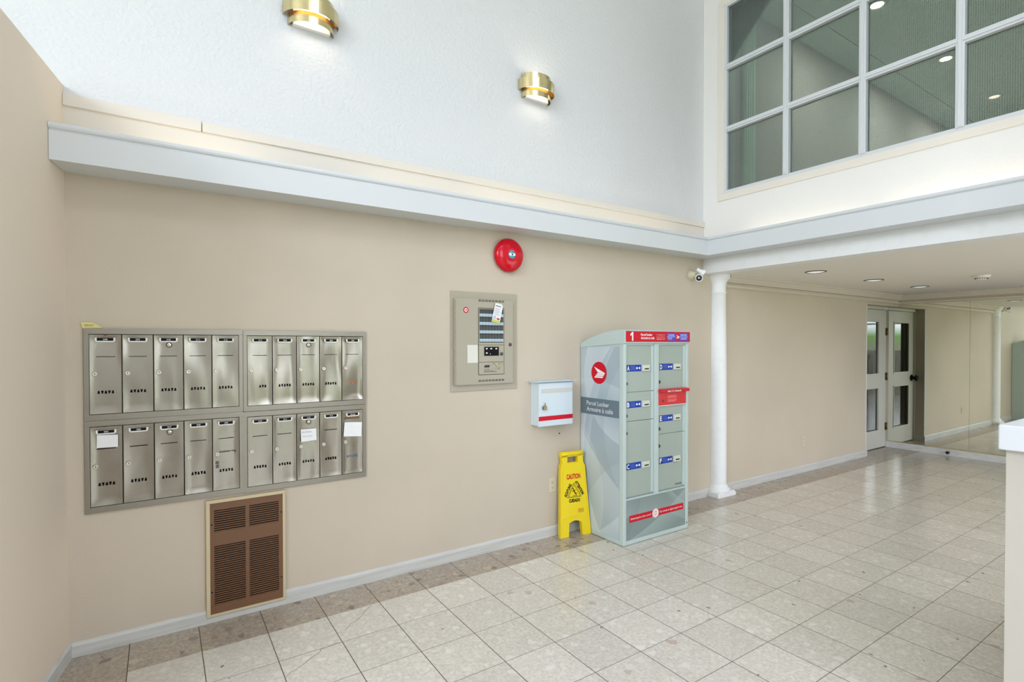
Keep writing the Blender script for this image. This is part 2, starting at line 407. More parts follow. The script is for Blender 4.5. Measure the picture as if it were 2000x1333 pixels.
    def text(s, txt, org, right, upv, w=None, h=None, off=0.0006, bold=0.0):
        """lettering lying on a plane; org = lower left corner, w/h = size of the box the letters fill"""
        cu = bpy.data.curves.new('tmp', 'FONT'); cu.body = txt; cu.extrude = 0.0; cu.resolution_u = 3; cu.offset = bold
        to = bpy.data.objects.new('tmp', cu); COL.objects.link(to)
        dg = bpy.context.evaluated_depsgraph_get()
        me = bpy.data.meshes.new_from_object(to.evaluated_get(dg))
        bpy.data.objects.remove(to); bpy.data.curves.remove(cu)
        if not me.vertices: return s
        xs = [v.co.x for v in me.vertices]; ys = [v.co.y for v in me.vertices]
        x0, x1, y0, y1 = min(xs), max(xs), min(ys), max(ys)
        sx = w / (x1 - x0) if w else None; sy = h / (y1 - y0) if h else None
        if sx is None: sx = sy * 0.92
        if sy is None: sy = sx
        R, U = Vector(right), Vector(upv); N = R.cross(U); O = Vector(org)
        t = bmesh.new(); t.from_mesh(me); bpy.data.meshes.remove(me)
        for v in t.verts: v.co = O + R * ((v.co.x - x0) * sx) + U * ((v.co.y - y0) * sy) + N * off
        s.merge(t, smooth=False)
        return s
    def done(s, name, parent=None, weld=True, **tags):
        if weld: bmesh.ops.recalc_face_normals(s.bm, faces=s.bm.faces[:])
        org = ORG.get(parent.name, Vector((0, 0, 0))) if parent else Vector((0, 0, 0))
        me = bpy.data.meshes.new(name)
        if org.length: bmesh.ops.translate(s.bm, verts=s.bm.verts[:], vec=-org)
        s.bm.to_mesh(me); s.bm.free()
        for m in s.mats: me.materials.append(m)
        o = bpy.data.objects.new(name, me); COL.objects.link(o)
        if parent: o.parent = parent
        ORG[o.name] = org
        for k, v in tags.items(): o[k] = v
        return o

WR, WU = (1, 0, 0), (0, 0, 1)          # right / up on the long wall (faces -y)

def thing(name, label, cat, loc, group=None):
    o = bpy.data.objects.new(name, None); COL.objects.link(o)
    o.location = loc; o.empty_display_size = 0.1
    o['label'] = label; o['category'] = cat
    if group: o['group'] = group
    ORG[o.name] = Vector(loc)
    return o
def tag(o, label, cat, group=None):
    o['label'] = label; o['category'] = cat
    if group: o['group'] = group
    return o
def struct(o):
    o['kind'] = 'structure'; return o

# ------------------------------------------------------------------ room shell
MX = 8.28           # mirror plane
CZ = 2.242          # lobby ceiling
RX = 3.75           # upper right wall / beam face
b = B(M_FLOOR); b.box(-6, MX + 0.12, -8.0, 2.2, -0.12, 0.0); struct(b.done('floor'))

# hairline cracks in two tiles near the heater
fl_ = bpy.data.objects['floor']
for pts in ([(0.256, -0.307), (0.205, -0.35), (0.161, -0.403), (0.136, -0.427), (0.086, -0.452), (0.064, -0.485), (0.04, -0.496)],
            [(-0.008, -0.607), (-0.033, -0.595), (-0.059, -0.604), (-0.113, -0.610), (-0.116, -0.631), (-0.178, -0.667), (-0.214, -0.697), (-0.247, -0.715), (-0.278, -0.728), (-0.3, -0.756)]):
    b = B(principled('crack_line', rgb(120, 108, 94), 0.8))
    for (xa, ya_), (xb, yb_) in zip(pts, pts[1:]):
        d_ = Vector((xb - xa, yb_ - ya_, 0)).normalized(); n_ = Vector((-d_.y, d_.x, 0)) * 0.0011
        p_, q_ = Vector((xa, ya_, 0.0006)), Vector((xb, yb_, 0.0006))
        b.face([p_ - n_, q_ - n_, q_ + n_, p_ + n_])
    b.done('tile_crack', fl_)

# long wall: tan below the cove, plaster above
b = B([M_TAN, M_UPPER])
b.box(-6, 7.29, 0.0, 0.14, 0.0, 2.40)
b.box(7.29, MX, 0.0, 0.14, 2.085, 2.40)
b.mi = 1; b.box(-6, RX + 0.001, 0.0, 0.14, 2.40, 5.9)
struct(b.done('wall_back'))
# lining of the wall above the cove: smooth board with a projecting lip
b = B(M_STRIP)
b.box(-1.158, RX - 0.001, -0.006, 0.0, 2.40, 2.70)
b.box(-1.158, -0.578, -0.02, 0.0, 2.70, 2.758, 0.004)
b.box(-0.574, RX - 0.001, -0.02, 0.0, 2.70, 2.752, 0.004)
struct(b.done('trim_1'))
# low left wall
lw = []
sl = 0.165
def lwx(y): return -1.156 + sl * y
b = B(M_CREAMW)
b.prism([(lwx(0.0), 0.0, 0), (lwx(-1.1), -1.1, 0), (lwx(-1.1) - 0.14, -1.1, 0), (lwx(0) - 0.14, 0.0, 0)], (0, 0, 2.80))
struct(b.done('wall_left'))
# baseboards
def baseboard(name, x0, x1, mat=M_BASE, h=0.085):
    b = B(mat)
    prof = [(0, 0), (-0.013, 0), (-0.013, h - 0.016), (-0.007, h - 0.003), (-0.003, h), (0, h)]
    b.prism([(x0, y, z) for y, z in prof], (x1 - x0, 0, 0))
    return struct(b.done(name))
baseboard('baseboard_back', -1.150, -0.57, h=0.072)
baseboard('baseboard_back', -0.57, -0.165, h=0.034)
baseboard('baseboard_back', -0.165, 2.135, h=0.08)
baseboard('baseboard_back', 2.905, 3.826, h=0.085)
baseboard('baseboard_back', 4.12, 7.30, h=0.085)
b = B(M_BASE)
h = 0.078
for (y0, y1) in ((0.0, -1.1),):
    pts = [(lwx(y0), y0, 0), (lwx(y0) + 0.013, y0, 0), (lwx(y0) + 0.013, y0, h - 0.012), (lwx(y0) + 0.004, y0, h), (lwx(y0), y0, h)]
    b.prism(pts, (lwx(y1) - lwx(y0), y1 - y0, 0))
struct(b.done('baseboard_left'))

# upper right wall with the window opening, beam face below
WY0, WY1, WZ0, WZ1 = -3.93, -0.225, 2.975, 4.79
b = B([M_UPPERR, M_TRIMW])
b.box(RX, RX + 0.13, -8, 0.0, 2.40, WZ0)
b.box(RX, RX + 0.13, -8, 0.0, WZ1, 5.9)
b.box(RX, RX + 0.13, WY1, 0.0, WZ0, WZ1)
b.box(RX, RX + 0.13, -8, WY0, WZ0, WZ1)
struct(b.done('wall_right'))
b = B(M_COLUMN); b.box(RX, RX + 0.16, -8, 0.0, CZ - 0.001, 2.40); struct(b.done('trim_2'))

# cove ledge along both walls
def ledge(name, along):
    prof = [(0.0, 2.381), (0.20, 2.381), (0.20, 2.385), (0.20, 2.512), (0.196, 2.516), (0.196, 2.520), (0.206, 2.526), (0.210, 2.534), (0.208, 2.544),
            (0.200, 2.551), (0.178, 2.551), (0.178, 2.401), (0.0, 2.401)]
    b = B(M_TRIM)
    if along == 'x':       # from the left wall to the corner, mitred
        a = [Vector((lwx(-d) + 0.002, -d, z)) for d, z in prof]; c = [Vector((RX - d, -d, z)) for d, z in prof]
    else:
        a = [Vector((RX - d, -d, z)) for d, z in prof]; c = [Vector((RX - d, -8.0, z)) for d, z in prof]
    va = [b.bm.verts.new(p) for p in a]; vc = [b.bm.verts.new(p) for p in c]
    n = len(prof)
    for k in range(n):
        b.bm.faces.new((va[k], va[(k + 1) % n], vc[(k + 1) % n], vc[k]))
    b.bm.faces.new(va); b.bm.faces.new(list(reversed(vc)))
    return struct(b.done(name))
ledge('trim_3', 'x'); ledge('trim_4', 'y')

# fluorescent tubes lying in the cove, their light
def cove_tube(p0, p1, energy, label, group='fluorescent tubes hidden in the cove'):
    p0, p1 = Vector(p0), Vector(p1); d = p1 - p0
    t = thing('fluorescent_tube', label, 'light tube', (p0.x, p0.y, 2.402), group)
    b = B(M_WHITEP); 
    if abs(d.x) > abs(d.y): b.box(p0.x, p1.x, p0.y - 0.02, p0.y + 0.02, 2.402, 2.418)
    else: b.box(p0.x - 0.02, p0.x + 0.02, p1.y, p0.y, 2.402, 2.418)
    b.done('holder', t)
    b = B(M_TUBE); b.cyl(p0, p1, 0.013, seg=10); b.done('tube', t)
    wall_dir = (0, 0.35, 1) if abs(d.x) > abs(d.y) else (0.35, 0, 1)
    L = d.length
    o = area_light('cove_light', (p0 + p1) / 2 + Vector((0, 0, 0.02)), (0, 0, 1), 0.03, 0.03, energy, (1.0, 0.82, 0.60))
    o.data.size = L if abs(d.x) > abs(d.y) else 0.03
    o.data.size_y = 0.03 if abs(d.x) > abs(d.y) else L
    o.rotation_euler = (math.pi, 0, 0)
TL = {-0.95: 'next to the low left wall', 0.30: 'above the mailboxes', 1.00: 'above the alarm bell', 2.25: 'above the parcel locker', -0.45: 'nearest the corner', -1.6: 'below its middle panes', -2.9: 'furthest from the corner'}
for x0, x1, e in ((-0.95, -0.30, 0.26), (0.30, 0.86, 0.08), (1.00, 2.15, 0.26), (2.25, 3.30, 0.24)):
    cove_tube((x0, -0.085, 2.435), (x1, -0.085, 2.435), e, 'warm tube hidden in the long wall cove ' + TL[x0])
for y0, y1, e in ((-0.45, -1.45, 0.25), (-1.6, -2.75, 0.5), (-2.9, -4.05, 0.5)):
    cove_tube((RX - 0.085, y0, 2.435), (RX - 0.085, y1, 2.435), e, 'warm tube hidden in the cove under the window ' + TL[y0])

# lobby ceiling, crown mouldings
b = B(M_CEIL); b.box(RX + 0.16, MX + 0.12, -8, 0.2, CZ, 2.40); b.box(RX + 0.02, RX + 0.16, -8, 0, CZ + 0.004, 2.395); struct(b.done('ceiling_lower'))
crown = [(0, CZ), (0.10, CZ), (0.10, CZ - 0.012), (0.082, CZ - 0.022), (0.066, CZ - 0.040), (0.048, CZ - 0.056), (0.044, CZ - 0.064), (0.006, CZ - 0.068),
         (0.006, CZ - 0.090), (0.034, CZ - 0.093), (0.034, CZ - 0.110), (0.012, CZ - 0.122), (0, CZ - 0.124)]
b = B(M_CROWN); b.prism([(4.07, -d, z) for d, z in crown], (MX - 4.07, 0, 0)); struct(b.done('trim_5'))
b = B(M_CROWN); b.prism([(MX - d, 0.0, z) for d, z in crown], (0, -8.0, 0)); struct(b.done('trim_6'))

# unseen rest of the hall: far walls, roof with roof light, glazed entrance
b = B(M_UPPERR)
b.box(-6, RX, -8.0, 0.14, 5.9, 6.05)
bm_roof = b
b.bm.free()
b = B(M_UPPERR)
b.box(-6, SKY[0], -8, 0.14, 5.9, 6.05); b.box(SKY[1], RX + 0.13, -8, 0.14, 5.9, 6.05)
b.box(SKY[0], SKY[1], SKY[3], 0.14, 5.9, 6.05); b.box(SKY[0], SKY[1], -8, SKY[2], 5.9, 6.05)
struct(b.done('ceiling_upper'))
b = B([M_UPPERR, M_TAN])
b.box(-5.55, -5.40, ENT[1], 0.0, 0, 5.9); b.box(-5.55, -5.40, -8, ENT[0], 0, 5.9)
b.box(-5.55, -5.40, ENT[0], ENT[1], ENT[3], 5.9); b.box(-5.55, -5.40, ENT[0], ENT[1], 0, ENT[2])
struct(b.done('wall_far_left'))
b = B([M_TAN, M_UPPERR])
b.box(-5.4, MX, -6.4, -6.25, 0, 0.15); b.box(1.65, 3.5, -6.4, -6.25, 0, 5.9); b.box(8.1, MX, -6.4, -6.25, 0, 2.5)
b.mi = 1; b.box(3.5, MX, -6.4, -6.25, 2.45, 5.9); b.box(0.35, 1.65, -6.4, -6.25, 4.25, 5.9); b.box(-5.4, 0.35, -6.4, -6.25, 0, 5.9)
struct(b.done('wall_front'))
b = B(M_TRIM)
y = ENT[0]
while y <= ENT[1] + 0.01:
    b.box(-5.53, -5.45, y - 0.03, y + 0.03, ENT[2], ENT[3]); y += (ENT[1] - ENT[0]) / 4
for z in (2.3, 3.5, 4.5): b.box(-5.53, -5.45, ENT[0], ENT[1], z - 0.03, z + 0.03)
struct(b.done('window_2'))

# half wall in the right foreground with its thick cap and the post on it
b = B(principled('half_wall_paint', rgb(192, 188, 176), 0.7, bump=(90, 0.06, 2))); b.box(1.775, 3.2, -3.4, -2.755, 0, 1.165); struct(b.done('wall_half'))
b = B(M_TRIM); b.box(1.740, 3.25, -3.45, -2.741, 1.16, 1.25, 0.008, seg=4); struct(b.done('trim_7'))
t = thing('post', 'white square post standing on the half wall cap at the right edge', 'post', (2.1, -2.86, 1.25))
b = B(M_COLUMN); b.box(2.018, 2.18, -2.93, -2.7475, 1.25, 5.9, 0.004); b.done('shaft', t)

# ------------------------------------------------------------------ upper window (wired glass) and the corridor behind it
win = bpy.data.objects.new('window_1', None); COL.objects.link(win); struct(win)
b = B(M_TRIMW)          # flat outer casing
c0 = 0.055
def frame_yz(b, y0, y1, z0, z1, wdt, xa, xb, bev=0.0):
    b.box(xa, xb, y0, y1, z0, z0 + wdt, bev); b.box(xa, xb, y0, y1, z1 - wdt, z1, bev)
    b.box(xa, xb, y0, y0 + wdt, z0 + wdt, z1 - wdt, bev); b.box(xa, xb, y1 - wdt, y1, z0 + wdt, z1 - wdt, bev)
frame_yz(b, WY0 - 0.055, WY1 + 0.055, WZ0 - 0.055, WZ1 + 0.045, 0.062, RX - 0.012, RX, 0.003)
b.done('casing', win)
b = B(M_TRIM)
frame_yz(b, WY0, WY1, WZ0, WZ1, 0.036, RX - 0.006, RX + 0.13, 0.003)
b.done('window_frame', win)
b = B(M_TRIM)
ys = [-0.262 - 0.577, -1.438, -2.036, -2.634, -3.232]
for y in ys: b.box(RX - 0.018, RX + 0.05, y - 0.025, y + 0.025, WZ0 + 0.03, WZ1 - 0.03, 0.004); b.box(RX - 0.026, RX - 0.016, y - 0.010, y + 0.010, WZ0 + 0.036, WZ1 - 0.036, 0.003)
for z in (3.588, 4.180): b.box(RX - 0.014, RX + 0.05, WY0 + 0.03, WY1 - 0.03, z - 0.025, z + 0.025, 0.004); b.box(RX - 0.023, RX - 0.013, WY0 + 0.036, WY1 - 0.036, z - 0.009, z + 0.009, 0.003)
b.done('muntins', win)
b = B(M_WGLASS); b.box(RX + 0.022, RX + 0.028, WY0 + 0.02, WY1 - 0.02, WZ0 + 0.02, WZ1 - 0.02); b.done('wired_glass', win)

b = B([M_PINKW, M_GREENW])
b.box(RX + 0.13, 12.0, 0.0, 0.14, 2.40, 5.3)
b.box(12.0, 12.14, -4.6, 0.14, 2.40, 5.3)
b.box(RX + 0.13, 12.0, -4.74, -4.6, 2.40, 5.3)
struct(b.done('wall_corridor'))
b = B(M_GREENW); b.box(RX + 0.13, 12.0, -0.315, 0.0, 5.117, 5.25); b.box(RX + 0.13, 12.0, -4.6, -0.325, 5.117, 5.25); b.box(RX + 0.13, 12.0, -0.33, -0.31, 5.14, 5.25); struct(b.done('ceiling_corridor'))
b = B(M_CEIL); b.box(MX + 0.12, 12.0, -4.74, 0.14, 2.25, 2.40); struct(b.done('floor_corridor'))
t = thing('pilaster', 'pale green fluted pilaster on the corridor wall behind the wired glass', 'pilaster', (4.5, 0.0, 2.40))
b = B(M_PILAST); b.box(4.39, 4.59, -0.03, -0.001, 2.402, 5.115, 0.003)
for k in range(4): b.box(4.412 + k * 0.043, 4.436 + k * 0.043, -0.038, -0.028, 2.45, 5.05, 0.004)
b.done('shaft', t)
def corridor_lamp(x, mat, e, label, col):
    t = thing('recessed_light', label, 'ceiling light', (x, -0.80, 5.117), 'recessed lights on the corridor ceiling')
    b = B(M_WHITEP); b.lathe([(0.062, 0.004), (0.085, 0.0), (0.090, -0.006), (0.072, -0.009), (0.060, -0.004)], (x, -0.80, 5.117), (0, 0, 1), 28); b.done('trim_ring', t)
    b = B(mat); b.lathe([(0.0, -0.016), (0.04, -0.012), (0.062, -0.003)], (x, -0.80, 5.117), (0, 0, 1), 24); b.done('bulb', t)
    area_light('corridor_light', (x, -0.80, 5.08), (0, 0, -1), 0.12, 0.12, e, col)
corridor_lamp(5.55, M_GLOW2, 10, 'round corridor ceiling light cut by the top edge of the photo', (1, 0.9, 0.78))
corridor_lamp(7.456, M_GLOW2, 10, 'bright lit corridor ceiling light seen through the third column of panes', (1, 0.93, 0.82))
corridor_lamp(9.307, M_GLOW3, 14, 'dim pinkish corridor ceiling light seen through the rightmost lower pane', (1, 0.85, 0.74))

# ------------------------------------------------------------------ door recess, door, mirror wall
DY = 0.165
b = B(M_TAN); b.box(7.15, 7.29, 0.14, DY + 0.16, 0, 2.085); b.box(7.15, MX, DY + 0.06, DY + 0.2, 2.06, 2.40)
struct(b.done('wall_recess'))
b = B(M_DOORP); b.box(7.29, MX - 0.002, DY - 0.045, DY + 0.045, 2.045, 2.084, 0.002); b.box(7.29, 7.31, DY - 0.045, DY + 0.045, 0, 2.045, 0.002)
struct(b.done('trim_8'))
b = B(M_TRIM); b.box(7.276, 7.294, -0.004, 0.012, 0.086, 2.085, 0.002); struct(b.done('trim_9'))
b = B(M_BASE); b.box(7.29, 7.300, 0.0, DY - 0.045, 0, 0.085, 0.002); struct(b.done('baseboard_recess'))
door = bpy.data.objects.new('door_1', None); COL.objects.link(door); door.location = (8.26, DY, 0); struct(door); ORG['door_1'] = Vector((8.26, DY, 0))
b = B(M_DOORP)
dx0, dx1 = 7.312, 8.262
gx0, gx1 = 7.50, 8.022
zs = [0.012, 0.27, 0.89, 1.103, 1.865, 2.04]
b.box(dx0, gx0, DY - 0.02, DY + 0.02, zs[0], zs[5]); b.box(gx1, dx1, DY - 0.02, DY + 0.02, zs[0], zs[5])
for za, zb in ((0, 1), (2, 3), (4, 5)): b.box(gx0, gx1, DY - 0.02, DY + 0.02, zs[za], zs[zb])
b.done('door_leaf', door)
b = B(M_DOORP)
for za, zb in ((1, 2), (3, 4)):
    for q in range(4):
        w_ = 0.014
        if q == 0: b.box(gx0 - w_, gx1 + w_, DY - 0.027, DY - 0.015, zs[za] - w_, zs[za] + 0.004, 0.003)
        if q == 1: b.box(gx0 - w_, gx1 + w_, DY - 0.027, DY - 0.015, zs[zb] - 0.004, zs[zb] + w_, 0.003)
        if q == 2: b.box(gx0 - w_, gx0 + 0.004, DY - 0.027, DY - 0.015, zs[za], zs[zb], 0.003)
        if q == 3: b.box(gx1 - 0.004, gx1 + w_, DY - 0.027, DY - 0.015, zs[za], zs[zb], 0.003)
b.done('glazing_bead', door)
b = B(M_DGLASS)
for za, zb in ((1, 2), (3, 4)): b.box(gx0, gx1, DY - 0.004, DY + 0.004, zs[za], zs[zb])
b.done('glass', door)
for z in (1.722, 1.055, 0.31):
    b = B(M_BRONZE); b.box(8.235, 8.272, DY - 0.026, DY - 0.019, z - 0.055, z + 0.055, 0.001); b.cyl((8.270, DY - 0.03, z - 0.055), (8.270, DY - 0.03, z + 0.055), 0.007, seg=10)
    b.done('hinge', door)
b = B(M_BLACK); b.lathe([(0, -0.095), (0.03, -0.095), (0.045, -0.078), (0.045, -0.058), (0.024, -0.040), (0.020, -0.014), (0.050, -0.010), (0.050, 0), (0, 0)], (7.385, DY - 0.02, 1.0), (0, 1, 0), 20)
b.done('door_knob', door)
# closed vestibule box put in behind the door to keep the glass dark
b = B(M_PANEL); b.box(7.0, 9.0, 2.05, 2.2, 0, 2.4); b.box(6.9, 7.0, 0.14, 2.2, 0, 2.4); b.box(MX, 9.0, 0.2, 0.3, 0, 2.4); b.box(9.0, 9.1, 0.2, 2.2, 0, 2.4); b.box(6.9, 9.1, 0.14, 2.2, 2.4, 2.5)
struct(b.done('wall_vestibule'))

b = B(M_TAN); b.box(MX + 0.006, MX + 0.12, -8, 0.2, 0, 2.40); struct(b.done('wall_mirror_side'))
def mirror(y0, y1, label):
    t = thing('wall_mirror', label, 'mirror', (MX, (y0 + y1) / 2, 0.09), 'mirror panels on the end wall')
    b = B(M_MIRROR); b.box(MX, MX + 0.006, y0 + 0.0012, y1 - 0.0012, 0.098, CZ - 0.118); b.done('mirror_glass', t)
    b = B(M_BRASS); b.box(MX - 0.006, MX + 0.002, y0, y1, 0.088, 0.102, 0.001); b.done('bottom_channel', t)
mirror(-0.834, DY - 0.045, 'mirror panel nearest the white door, left of the seam')
mirror(-2.05, -0.834, 'mirror panel right of the seam, beside the half wall cap')
mirror(-3.27, -2.05, 'mirror panel further along, outside the picture')
b = B(M_BASE); b.prism([(MX + 0.004, DY - 0.02, 0), (MX - 0.012, DY - 0.02, 0), (MX - 0.012, DY - 0.02, 0.078), (MX - 0.004, DY - 0.02, 0.088), (MX + 0.004, DY - 0.02, 0.088)], (0, -8.1, 0)); struct(b.done('baseboard_mirror'))
t = thing('door_stop', 'small black rubber door stop on the white baseboard under the mirror', 'door stop', (MX - 0.012, -0.62, 0.045))
b = B(M_RUBBER); b.lathe([(0, 0), (0.012, 0), (0.010, 0.03), (0.020, 0.036), (0.022, 0.052), (0.014, 0.062), (0, 0.064)], (MX - 0.012, -0.62, 0.045), (-1, 0, 0), 18); b.done('bumper', t)

# ------------------------------------------------------------------ column
t = thing('column', 'white round column with square base at the corner of the lobby', 'column', (3.975, 0.0, 0.0))
cx = 3.975
b = B(M_COLUMN); b.box(cx - 0.147, cx + 0.147, -0.127, -0.0005, 0, 0.034, 0.004); b.box(cx - 0.138, cx + 0.138, -0.118, -0.0005, 0.034, 0.046, 0.005)
b.lathe([(0.128, 0.046), (0.132, 0.056), (0.130, 0.068), (0.120, 0.078), (0.112, 0.084), (0.110, 0.094), (0.100, 0.104), (0.096, 0.118)], (cx, 0, 0), (0, 0, 1), 40, math.pi, 2 * math.pi)
b.done('column_base', t)
b = B(M_COLUMN)
b.lathe([(0.096, 0.118), (0.0965, 0.5), (0.095, 1.0), (0.091, 1.5), (0.085, 2.05), (0.091, 2.055), (0.091, 2.067), (0.085, 2.072)], (cx, 0, 0), (0, 0, 1), 40, math.pi, 2 * math.pi); b.done('shaft', t)
b = B(M_COLUMN); b.lathe([(0.085, 2.072), (0.086, 2.13), (0.092, 2.165), (0.108, 2.192), (0.122, 2.205), (0.124, CZ)], (cx, 0, 0), (0, 0, 1), 40, math.pi, 2 * math.pi)
b.done('capital', t)

# ------------------------------------------------------------------ lobby ceiling fittings
for x, y, lab in ((4.53, -0.70, 'recessed ceiling light nearest the white column'), (5.766, -0.70, 'recessed ceiling light in the middle of the lobby row'),
                  (6.977, -0.71, 'recessed ceiling light nearest the mirror wall')):
    t = thing('recessed_light', lab, 'ceiling light', (x, y, CZ), 'recessed lights in the lobby ceiling')
    b = B(M_LOCKD); b.lathe([(0.078, 0.0), (0.095, 0.0), (0.094, -0.005), (0.082, -0.007), (0.078, -0.002)], (x, y, CZ), (0, 0, 1), 32); b.done('trim_ring', t)
    b = B(principled('faintly_lit_lens', rgb(235, 235, 235), 0.4, emit=(0.95, 0.97, 1, 1), emit_s=0.3)); b.lathe([(0, -0.010), (0.05, -0.008), (0.079, -0.003)], (x, y, CZ), (0, 0, 1), 28); b.done('lens', t)
t = thing('smoke_detector', 'round off-white smoke detector on the lobby ceiling', 'smoke detector', (6.233, -1.493, CZ))
b = B(M_WHITEP); b.lathe([(0, -0.045), (0.032, -0.045), (0.040, -0.040), (0.058, -0.026), (0.070, -0.022), (0.074, 0.0), (0, 0)], (6.233, -1.493, CZ), (0, 0, 1), 32); b.done('housing', t)
b = B(M_DARK)
for k in range(16):
    a = 2 * math.pi * k / 16
    b.cyl((6.233 + 0.049 * math.cos(a), -1.493 + 0.049 * math.sin(a), CZ - 0.037), (6.233 + 0.052 * math.cos(a), -1.493 + 0.052 * math.sin(a), CZ - 0.028), 0.004, seg=6)
b.done('vent_slots', t)

# ------------------------------------------------------------------ emergency light on the wall
EX, EZ = 3.555, 2.215
t = thing('emergency_light', 'twin-head emergency spotlight on the wall beside the column top', 'spotlight', (EX, 0, EZ))
b = B(M_MARBLE); b.lathe([(0, 0.050), (0.026, 0.050), (0.031, 0.044), (0.044, 0.028), (0.050, 0.010), (0.050, 0.0)], (EX, 0, EZ), (0, -1, 0), 28); b.done('mounting_plate', t)
def head(arm_pts, c, d, k=0.74):
    d = Vector(d).normalized(); c = Vector(c)
    b = B(M_MARBLE); b.tube(arm_pts, 0.010, 10); b.done('arm', t)
    b = B(M_WHITEV); b.lathe([(r_ * k, h_ * k) for r_, h_ in [(0, -0.105), (0.022, -0.105), (0.024, -0.098), (0.024, -0.060), (0.030, -0.048), (0.047, -0.008), (0.047, 0.0), (0.040, 0.002), (0.038, -0.004)]], c, d, 26); h_ = b.done('lamp_head', t)
    b = B([M_SIGNREF, M_LENS]); b.lathe([(r_ * k, q_ * k) for r_, q_ in [(0.039, -0.003), (0.028, -0.022), (0.012, -0.034)]], c, d, 24); b.mi = 1; b.lathe([(r_ * k, q_ * k) for r_, q_ in [(0.012, -0.034), (0.012, -0.016), (0, -0.008)]], c, d, 14); b.done('reflector', h_)
head([(EX, -0.03, EZ), (EX, -0.055, 2.200), (EX - 0.004, -0.075, 2.188)], (3.520, -0.125, 2.172), (-0.72, -0.68, -0.12))
head([(EX, -0.03, EZ), (EX + 0.01, -0.055, 2.235), (EX + 0.016, -0.080, 2.246)], (3.602, -0.115, 2.224), (0.72, -0.45, -0.52))

# ------------------------------------------------------------------ brass sconces
def half_band(b, cx, a, bb, z0, z1, th=0.003, seg=36):
    """half elliptical strip standing off the wall at y=0"""
    ro, ri = [], []
    for k in range(seg + 1):
        an = math.pi + math.pi * k / seg
        ro.append((cx + a * math.cos(an), bb * math.sin(an))); ri.append((cx + (a - th) * math.cos(an), (bb - th) * math.sin(an)))
    V = b.bm.verts.new
    def strip(p, zp, q, zq, mi, smooth):
        A = [V((x, y, zp)) for x, y in p]; Q = [V((x, y, zq)) for x, y in q]
        for k in range(seg):
            fc = b.bm.faces.new((A[k], A[k + 1], Q[k + 1], Q[k])); fc.material_index = mi; fc.smooth = smooth
    strip(ro, z0, ro, z1, 0, True); strip(ri, z1, ri, z0, 1, True); strip(ri, z0, ro, z0, 0, False); strip(ro, z1, ri, z1, 0, False)
def sconce(cx, label):
    t = thing('wall_sconce', label, 'wall light', (cx, 0, 3.43), 'brass half-round sconces on the upper wall')
    b = B([M_BRASS, M_BRASSIN]); half_band(b, cx, 0.133, 0.104, 3.43, 3.492); half_band(b, cx, 0.133, 0.104, 3.548, 3.606)
    b.done('inner_shade', t, weld=False)
    b = B([M_BRASS, M_BRASSIN]); half_band(b, cx, 0.162, 0.130, 3.483, 3.560)
    b.mi = 0
    for sx in (-1, 1): b.box(cx + sx * 0.134, cx + sx * 0.160, -0.016, -0.010, 3.50, 3.54)
    b.box(cx - 0.006, cx + 0.006, -0.129, -0.105, 3.515, 3.525)
    b.done('outer_band', t, weld=False)
    b = B(M_WHITEP); b.box(cx - 0.108, cx + 0.108, -0.028, 0, 3.432, 3.598, 0.002); b.done('back_plate', t)
    b = B(M_CHROMEW); b.cyl((cx - 0.075, -0.055, 3.515), (cx + 0.075, -0.055, 3.515), 0.016, seg=14)
    b.cyl((cx - 0.075, -0.055, 3.515), (cx - 0.085, -0.055, 3.515), 0.010, seg=10); b.done('bulb', t)
    for dz, e in ((-1, 0.22), (1, 0.25)):
        o = area_light('sconce_light', (cx, -0.06, 3.515 + 0.02 * dz), (0, 0.08, dz), 0.16, 0.05, e, (1.0, 0.86, 0.68))
sconce(0.0, 'brass half-round wall sconce cut by the top edge of the photo')
sconce(1.675, 'brass half-round wall sconce nearer the window corner')

